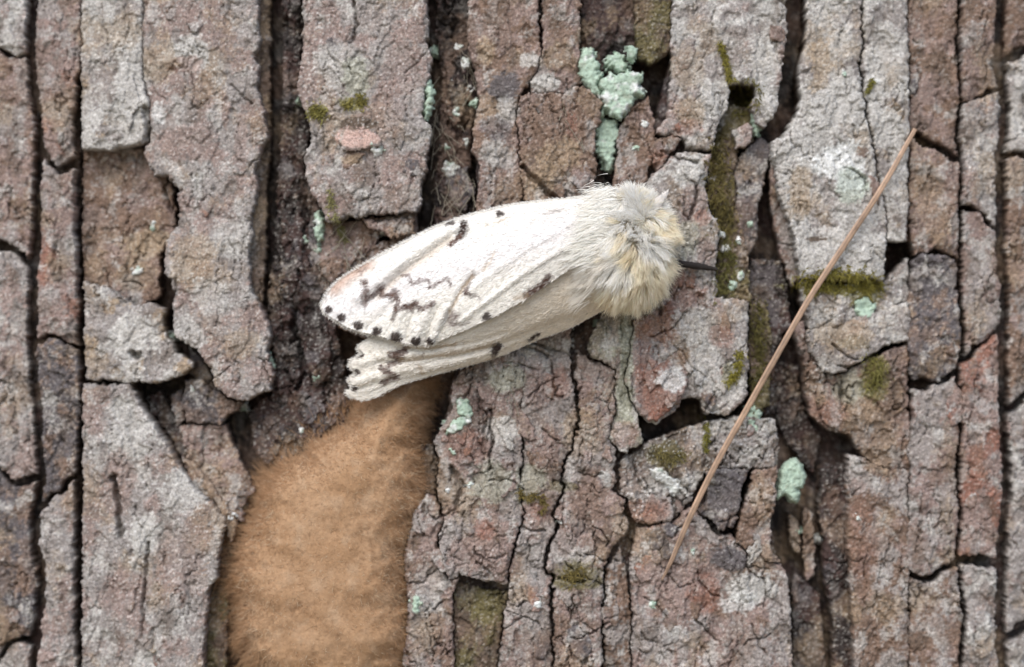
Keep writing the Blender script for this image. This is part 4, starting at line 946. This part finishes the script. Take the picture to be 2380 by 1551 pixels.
# ------------------------------------------------------------------ lichens
def lichen(pts, label, group=None, lift=8, pale=0.3, g=2.6, crink=1.0, name="lichen", hfix=None):
    P = np.array(pts, float)
    cx, cy = P.mean(0)
    us = np.arange(P[:, 0].min() - 14, P[:, 0].max() + 15, g); vs = np.arange(P[:, 1].min() - 14, P[:, 1].max() + 15, g)
    u, v = np.meshgrid(us, vs)
    wu = u + crink * (7 * pnoise(u / 17, v / 17, 501) + 5.5 * pnoise(u / 8, v / 8, 502)); wv = v + crink * (7 * pnoise(u / 17, v / 17, 503) + 5.5 * pnoise(u / 8, v / 8, 504))
    d = poly_sdf(wu, wv, [tuple(p) for p in pts])
    b, ox, oy, e_ = worley((u + 4 * pnoise(u / 9, v / 9, 505)) / 15, (v + 4 * pnoise(u / 9, v / 9, 506)) / 15, 30)
    base = hm(u, v, 3)
    if hfix is not None: base = np.maximum(base, hfix)
    inner = base[d > 0]
    mid = float(np.median(inner)) if inner.size else 0.0
    base = np.clip(base, mid - 14, mid + 14)
    h = base + lift * sst(-1, 6, d) + 3.5 * (b - 0.5) * sst(0, 8, d) + 2.2 * sst(0.02, 0.15, e_) + 2.5 * pnoise(u / 14, v / 14, 507) + 1.6 * pnoise(u / 4, v / 4, 508)
    h = h - 26 * sst(0, -6, d)
    mt = np.clip(sst(0.1, 0.6, fbm(u / 24, v / 24, 3, 510) + pale), 0, 1)[..., None]
    col = C['mint'] * (1 - mt) + C['white'] * mt
    gy2 = sst(0.15, 0.5, fbm(u / 18 + 5, v / 18, 3, 514))[..., None] * 0.5
    col = col * (1 - gy2) + C['sage'] * gy2
    col = col * (0.9 + 0.12 * sst(0.0, 0.25, e_) + 0.2 * pnoise(u / 5, v / 5, 516) + 0.15 * pnoise(u / 12, v / 12, 517))[..., None]
    Vw, F, cc = sheet(u, v, h, d > -7, np.clip(col, 0.02, 0.85), mid)
    if len(F) == 0: return None
    o = add(name, mesh_from(name, Vw, F, cc), M_LICHEN)
    return tag(o, label, "lichen", group)
Z3 = lambda L: [((1840 + x / 2.585) / 1.721, (160 + y / 2.585) / 1.721) for x, y in L]
lichen(Z3([(1260, 90), (1380, 100), (1390, 200), (1440, 260), (1450, 350), (1420, 500), (1460, 600), (1500, 720), (1460, 810), (1460, 640), (1380, 580), (1330, 480), (1260, 400), (1220, 320), (1240, 200)]), "long mint green lichen lobe on the edge of a brown plate beside the black furrow", pale=0.0, hfix=-16)
lichen(Z3([(1460, 420), (1540, 360), (1640, 370), (1750, 330), (1880, 340), (1870, 470), (1910, 550), (1890, 600), (1800, 570), (1790, 680), (1720, 740), (1650, 830), (1560, 760), (1510, 720), (1480, 640), (1450, 520)]), "largest pale mint lichen with a white crumbly centre in the furrow above the moth", pale=0.12, hfix=-10, lift=12)
lichen(Z3([(1520, 180), (1600, 140), (1700, 200), (1750, 290), (1650, 350), (1600, 300), (1520, 300)]), "small mint lichen lobe just above the largest white centred lichen", pale=0.0, hfix=-30)
lichen(Z3([(1460, 830), (1600, 830), (1640, 950), (1610, 1080), (1590, 1180), (1580, 1340), (1500, 1330), (1440, 1180), (1390, 1100), (1420, 950)]), "grey green lichen strip trailing below the white centred lichen", pale=-0.15, hfix=-40)
lichen(Z3([(1730, 90), (1790, 60), (1840, 100), (1830, 170), (1770, 200), (1720, 150)]), "round mint lichen tuft at the top of the mossy ledge", pale=0.0, hfix=-8)
lichen([(986, 190), (1000, 188), (1008, 230), (1000, 262), (990, 275), (983, 258), (990, 225)], "light green lichen hanging on the second column's furrow edge", pale=-0.3, hfix=-10)
lichen([(732, 500), (744, 492), (752, 520), (744, 565), (735, 555)], "pale mint lichen smear beside the upper wing tip", pale=0.0, hfix=-30)
lichen([(612, 822), (624, 826), (632, 850), (630, 880), (618, 872), (610, 845)], "mint green lichen on the lower edge of the big grey plate", pale=-0.2)
ZC = lambda L: [((1640 + x / 2.585) / 1.721, (1240 + y / 2.585) / 1.721) for x, y in L]
lichen(ZC([(510, 890), (590, 900), (620, 980), (650, 1050), (620, 1140), (540, 1090), (480, 1060), (460, 960)]), "frilly grey green lichen leaf beside the egg mass", pale=-0.1, lift=9)
lichen(ZC([(620, 1130), (600, 1190), (500, 1250), (400, 1300), (340, 1250), (340, 1180), (470, 1130), (560, 1090)]), "cream green lichen crust below the frilly lichen leaf by the egg mass", pale=0.15, lift=6)
ZE = lambda L: [((2640 + x / 2.585) / 1.721, (1840 + y / 2.585) / 1.721) for x, y in L]
lichen(ZE([(1330, 40), (1400, 0), (1460, 60), (1500, 180), (1480, 280), (1420, 290), (1440, 360), (1420, 440), (1350, 420), (1290, 340), (1220, 400), (1240, 280), (1260, 120)]), "sea green star shaped lichen at the mouth of the lower dark furrow", pale=-0.35, hfix=-25, lift=6, crink=0.25, g=2.0)
lichen([(1510, 1090), (1530, 1085), (1545, 1100), (1570, 1115), (1584, 1130), (1580, 1150), (1560, 1152), (1545, 1130), (1520, 1112)], "bright white crumbly lichen on the lumpy grey bark", pale=0.7, lift=9)
lichen([(1985, 700), (2010, 690), (2036, 705), (2028, 735), (2005, 745), (1988, 728)], "bluish green lichen disc under the moss band", pale=-0.3, lift=7)
lichen([(1738, 950), (1760, 940), (1772, 965), (1764, 1000), (1748, 1015), (1738, 985)], "blue green lichen patch beside the pine needle", pale=-0.2, lift=7)
lichen([(1750, 265), (1762, 262), (1768, 290), (1758, 318), (1750, 300)], "tiny sea green lichen by the mossy hollow", pale=-0.2, hfix=-30)
lichen([(950, 1395), (968, 1380), (978, 1400), (974, 1425), (955, 1430)], "pale lichen knob beside the lower egg mass edge", pale=0.2)
def speck_label(a, b, r):
    size = "pale green lichen clump" if r > 11 else "tiny pale green lichen speck"
    if 1000 < a < 1115 and b < 500: return size + " among the silk threads of the mossy black furrow"
    if a < 420 and b < 700: return size + " on the recessed brown plate"
    if a < 460: return size + " in the dark cleft under the left plates"
    if 500 < a < 600: return size + " on the bark edge left of the egg mass"
    if 600 < a < 760: return size + " in the dark red furrow below the big grey plate"
    if 780 < a < 960: return size + " on the second column of bark"
    if 1030 < a < 1110 and b > 1000: return size + " on the reddish plate right of the egg mass"
    if 1320 < a < 1400 and b < 900: return size + " in the gap under the moth's shoulder"
    if 1470 < a < 1510 and b < 400: return size + " on the brown strip beside the white centred lichen"
    if 1670 < a < 1770 and b < 900: return size + " in the mossy furrow right of the moth"
    if a > 1840 and b > 1100: return size + " beside the lower dark furrow"
    if a > 1900: return size + " on the pale right plate"
    return size + " on the lower cracked columns"
specks = [(318, 628, 13), (356, 525, 9), (402, 782, 10), (1046, 392, 20), (1062, 260, 9), (1010, 120, 14), (1080, 150, 12), (1065, 110, 10), (1035, 345, 9), (878, 350, 12), (865, 338, 7), (445, 905, 8), (567, 948, 9), (540, 1200, 8), (574, 1150, 7), (566, 1178, 8), (1345, 765, 9), (1332, 795, 6), (372, 953, 7), (1518, 1408, 8), (1250, 1408, 10), (1900, 1255, 9), (1852, 1235, 8), (1995, 1205, 8), (1745, 520, 10), (1720, 560, 9), (1690, 580, 9), (1760, 880, 8), (740, 580, 9), (700, 1000, 7), (1305, 1215, 6), (1092, 1128, 10), (1040, 1140, 7), (1055, 1050, 7), (1680, 545, 8), (1720, 640, 10), (1705, 665, 8), (1500, 290, 7), (1480, 345, 7), (1100, 240, 8), (1090, 205, 7), (1045, 190, 8), (1082, 330, 7), (705, 560, 7), (690, 240, 6), (735, 880, 8), (2040, 190, 7), (1960, 170, 6), (890, 540, 6), (1388, 755, 7), (1612, 1280, 6)]
for (a, b, r) in specks:
    k = int(rng.integers(6, 9))
    lichen([(a + r * rng.uniform(0.7, 1.2) * math.cos(6.283 * i / k), b + r * rng.uniform(0.7, 1.3) * math.sin(6.283 * i / k)) for i in range(k)], speck_label(a, b, r), "scattered lichen specks", lift=4, pale=float(rng.uniform(0.0, 0.8)), g=2.0, crink=0.8)

# ------------------------------------------------------------------ moss
def moss(path, width, n, label, ln=(9, 20), col=(0.17, 0.15, 0.03), hadd=2, flow=(0, 0.5)):
    c = curve([p + (0,) for p in path] if len(path[0]) == 2 else path, 400)
    i = rng.integers(0, 400, n)
    ru = c[i, 0] + rng.normal(0, width, n); rv = c[i, 1] + rng.normal(0, width, n)
    keepn = pnoise(ru / 16, rv / 16, 540) > -0.25
    ru, rv = ru[keepn], rv[keepn]; n = len(ru)
    hmx = hm(ru, rv, 1) + hadd + rng.uniform(-2, 6, n)
    th = rng.uniform(0, 6.283, n)
    d = np.stack([np.cos(th) + flow[0], np.sin(th) + flow[1], rng.uniform(0.1, 1.1, n)], 1); d /= np.linalg.norm(d, axis=1, keepdims=True)
    cl = np.array(col) * rng.uniform(0.55, 1.5, (n, 1)) * np.array([1, 1, 1]) + rng.uniform(0, 0.03, (n, 1)) * np.array([1.2, 0.9, 0.2])
    P = strands(np.stack([ru, rv, hmx], 1), d, rng.uniform(*ln, n), rng.uniform(2.2, 4.2, n), np.clip(cl, 0.01, 0.6), 3, np.tile(np.array([0, 0.25, -0.2]), (n, 1)), 0.1)
    o = add("moss", strand_mesh("moss", [P], 0), M_MOSS)
    return tag(o, label, "moss")
moss([(1866, 650), (1900, 655), (1950, 650), (2000, 655), (2045, 665)], 13, 1500, "olive moss band running along the ledge under the pale right plate")
moss([(1672, 100), (1685, 140), (1694, 180), (1700, 200)], 3.5, 420, "thin olive moss strand climbing straight up from the mossy hollow", (6, 12))
moss([(1716, 200), (1735, 205), (1750, 215), (1740, 240), (1715, 250)], 9, 600, "dark moss clump around the hollow below the climbing strand", (8, 16), (0.10, 0.09, 0.025))
moss([(1675, 330), (1668, 400), (1680, 470), (1690, 540)], 13, 1100, "brown olive moss filling the furrow beside the wide grey plate", (8, 18), (0.11, 0.09, 0.03))
moss([(1700, 560), (1690, 620), (1680, 680)], 12, 550, "damp dark moss where the upright furrow ends near the moth's leg", (8, 16), (0.10, 0.095, 0.03))
moss([(1718, 820), (1715, 850), (1704, 878), (1690, 890)], 5, 420, "bright moss hook growing on the pale plate beside the needle", (6, 12), (0.19, 0.17, 0.03))
moss([(1770, 700), (1765, 760), (1772, 840), (1760, 900)], 10, 700, "dark moss in the furrow left of the needle's middle", (7, 15), (0.09, 0.08, 0.025))
moss([(1640, 970), (1643, 1010), (1640, 1050)], 3.5, 260, "short green moss thread below the black cleft", (6, 12), (0.16, 0.15, 0.03))
moss([(725, 255), (740, 265), (755, 262)], 8, 330, "small moss tuft on the second column's left shoulder", (6, 12), (0.18, 0.165, 0.045))
moss([(800, 250), (822, 240), (838, 225), (845, 250)], 5, 300, "moss scraps on the plate above the lifted pink flake", (6, 12), (0.17, 0.15, 0.04))
moss([(1330, 1330), (1320, 1350), (1350, 1325)], 8, 320, "flat brown moss on the lower middle column", (6, 11), (0.14, 0.11, 0.035))
moss([(1205, 1140), (1225, 1160), (1250, 1150), (1265, 1165), (1262, 1190)], 4, 330, "branching brown moss strands between the lower cracks", (6, 11), (0.13, 0.10, 0.03))
moss([(2030, 830), (2040, 870), (2025, 900)], 12, 420, "moss cushion at the edge of the folded bark ledge", (6, 12), (0.15, 0.14, 0.04))
moss([(1530, 1050), (1560, 1065), (1590, 1055)], 8, 330, "thin moss on the lumpy bark above the white lichen", (6, 12), (0.13, 0.11, 0.04))
moss([(765, 440), (772, 480), (785, 520), (800, 560)], 5, 260, "wispy green moss strand at the lower corner of the second column", (7, 14), (0.20, 0.19, 0.08))
moss([(2012, 215), (2020, 200), (2038, 178)], 3, 160, "little moss sprig in the crack of the right edge plate", (5, 10), (0.16, 0.15, 0.03))

# ------------------------------------------------------------------ silk threads in the furrows
def web(name, label, u0, u1, v0, v1, n, h, sag=6):
    parts = []
    for _ in range(n):
        a = np.array([rng.uniform(u0, u1), rng.uniform(v0, v1)]); ang = rng.uniform(0.6, 2.5)
        L_ = rng.uniform(25, 90); b = a + L_ * np.array([math.cos(ang), math.sin(ang)])
        b[0] = np.clip(b[0], u0 - 6, u1 + 6)
        t = np.linspace(0, 1, 9)[:, None]
        P = a * (1 - t) + b * t
        ha = max(float(hm(a[0], a[1], 1)), h) + 4; hb2 = max(float(hm(b[0], b[1], 1)), h) + 4
        hh2 = ha * (1 - t) + hb2 * t - sag * np.sin(np.pi * t)
        w = rng.uniform(0.5, 1.0)
        d = (b - a) / L_; nrm2 = np.array([-d[1], d[0]]) * w
        wob = rng.normal(0, 1.4, (9, 2)); wob[0] = wob[-1] = 0
        P = P + wob
        V = np.concatenate([np.hstack([P - nrm2, hh2]), np.hstack([P + nrm2, hh2]), np.hstack([P, hh2 + w])], 1).reshape(-1, 3)
        F = []
        for i in range(8):
            for k in range(3):
                F.append((3 * i + k, 3 * i + (k + 1) % 3, 3 * i + 3 + (k + 1) % 3, 3 * i + 3 + k))
        parts.append((V, np.array(F), np.tile(np.array((0.42, 0.38, 0.30)), (len(V), 1))))
    o = add(name, strand_mesh(name, parts, h), M_SILK)
    return tag(o, label, "silk threads", None, "stuff")
web("silk_threads", "fine silk threads strung across the mossy black furrow", 1008, 1100, 90, 480, 46, -60)
web("silk_threads", "few pale silk threads below the moth's hind wing edge", 1140, 1200, 830, 930, 10, -2)
web("silk_threads", "loose silk threads on the brown plate left of the big lichen", 1290, 1350, 160, 330, 8, 4)
web("silk_threads", "wispy silk threads beside the upper wing tip", 740, 850, 500, 640, 16, -40)
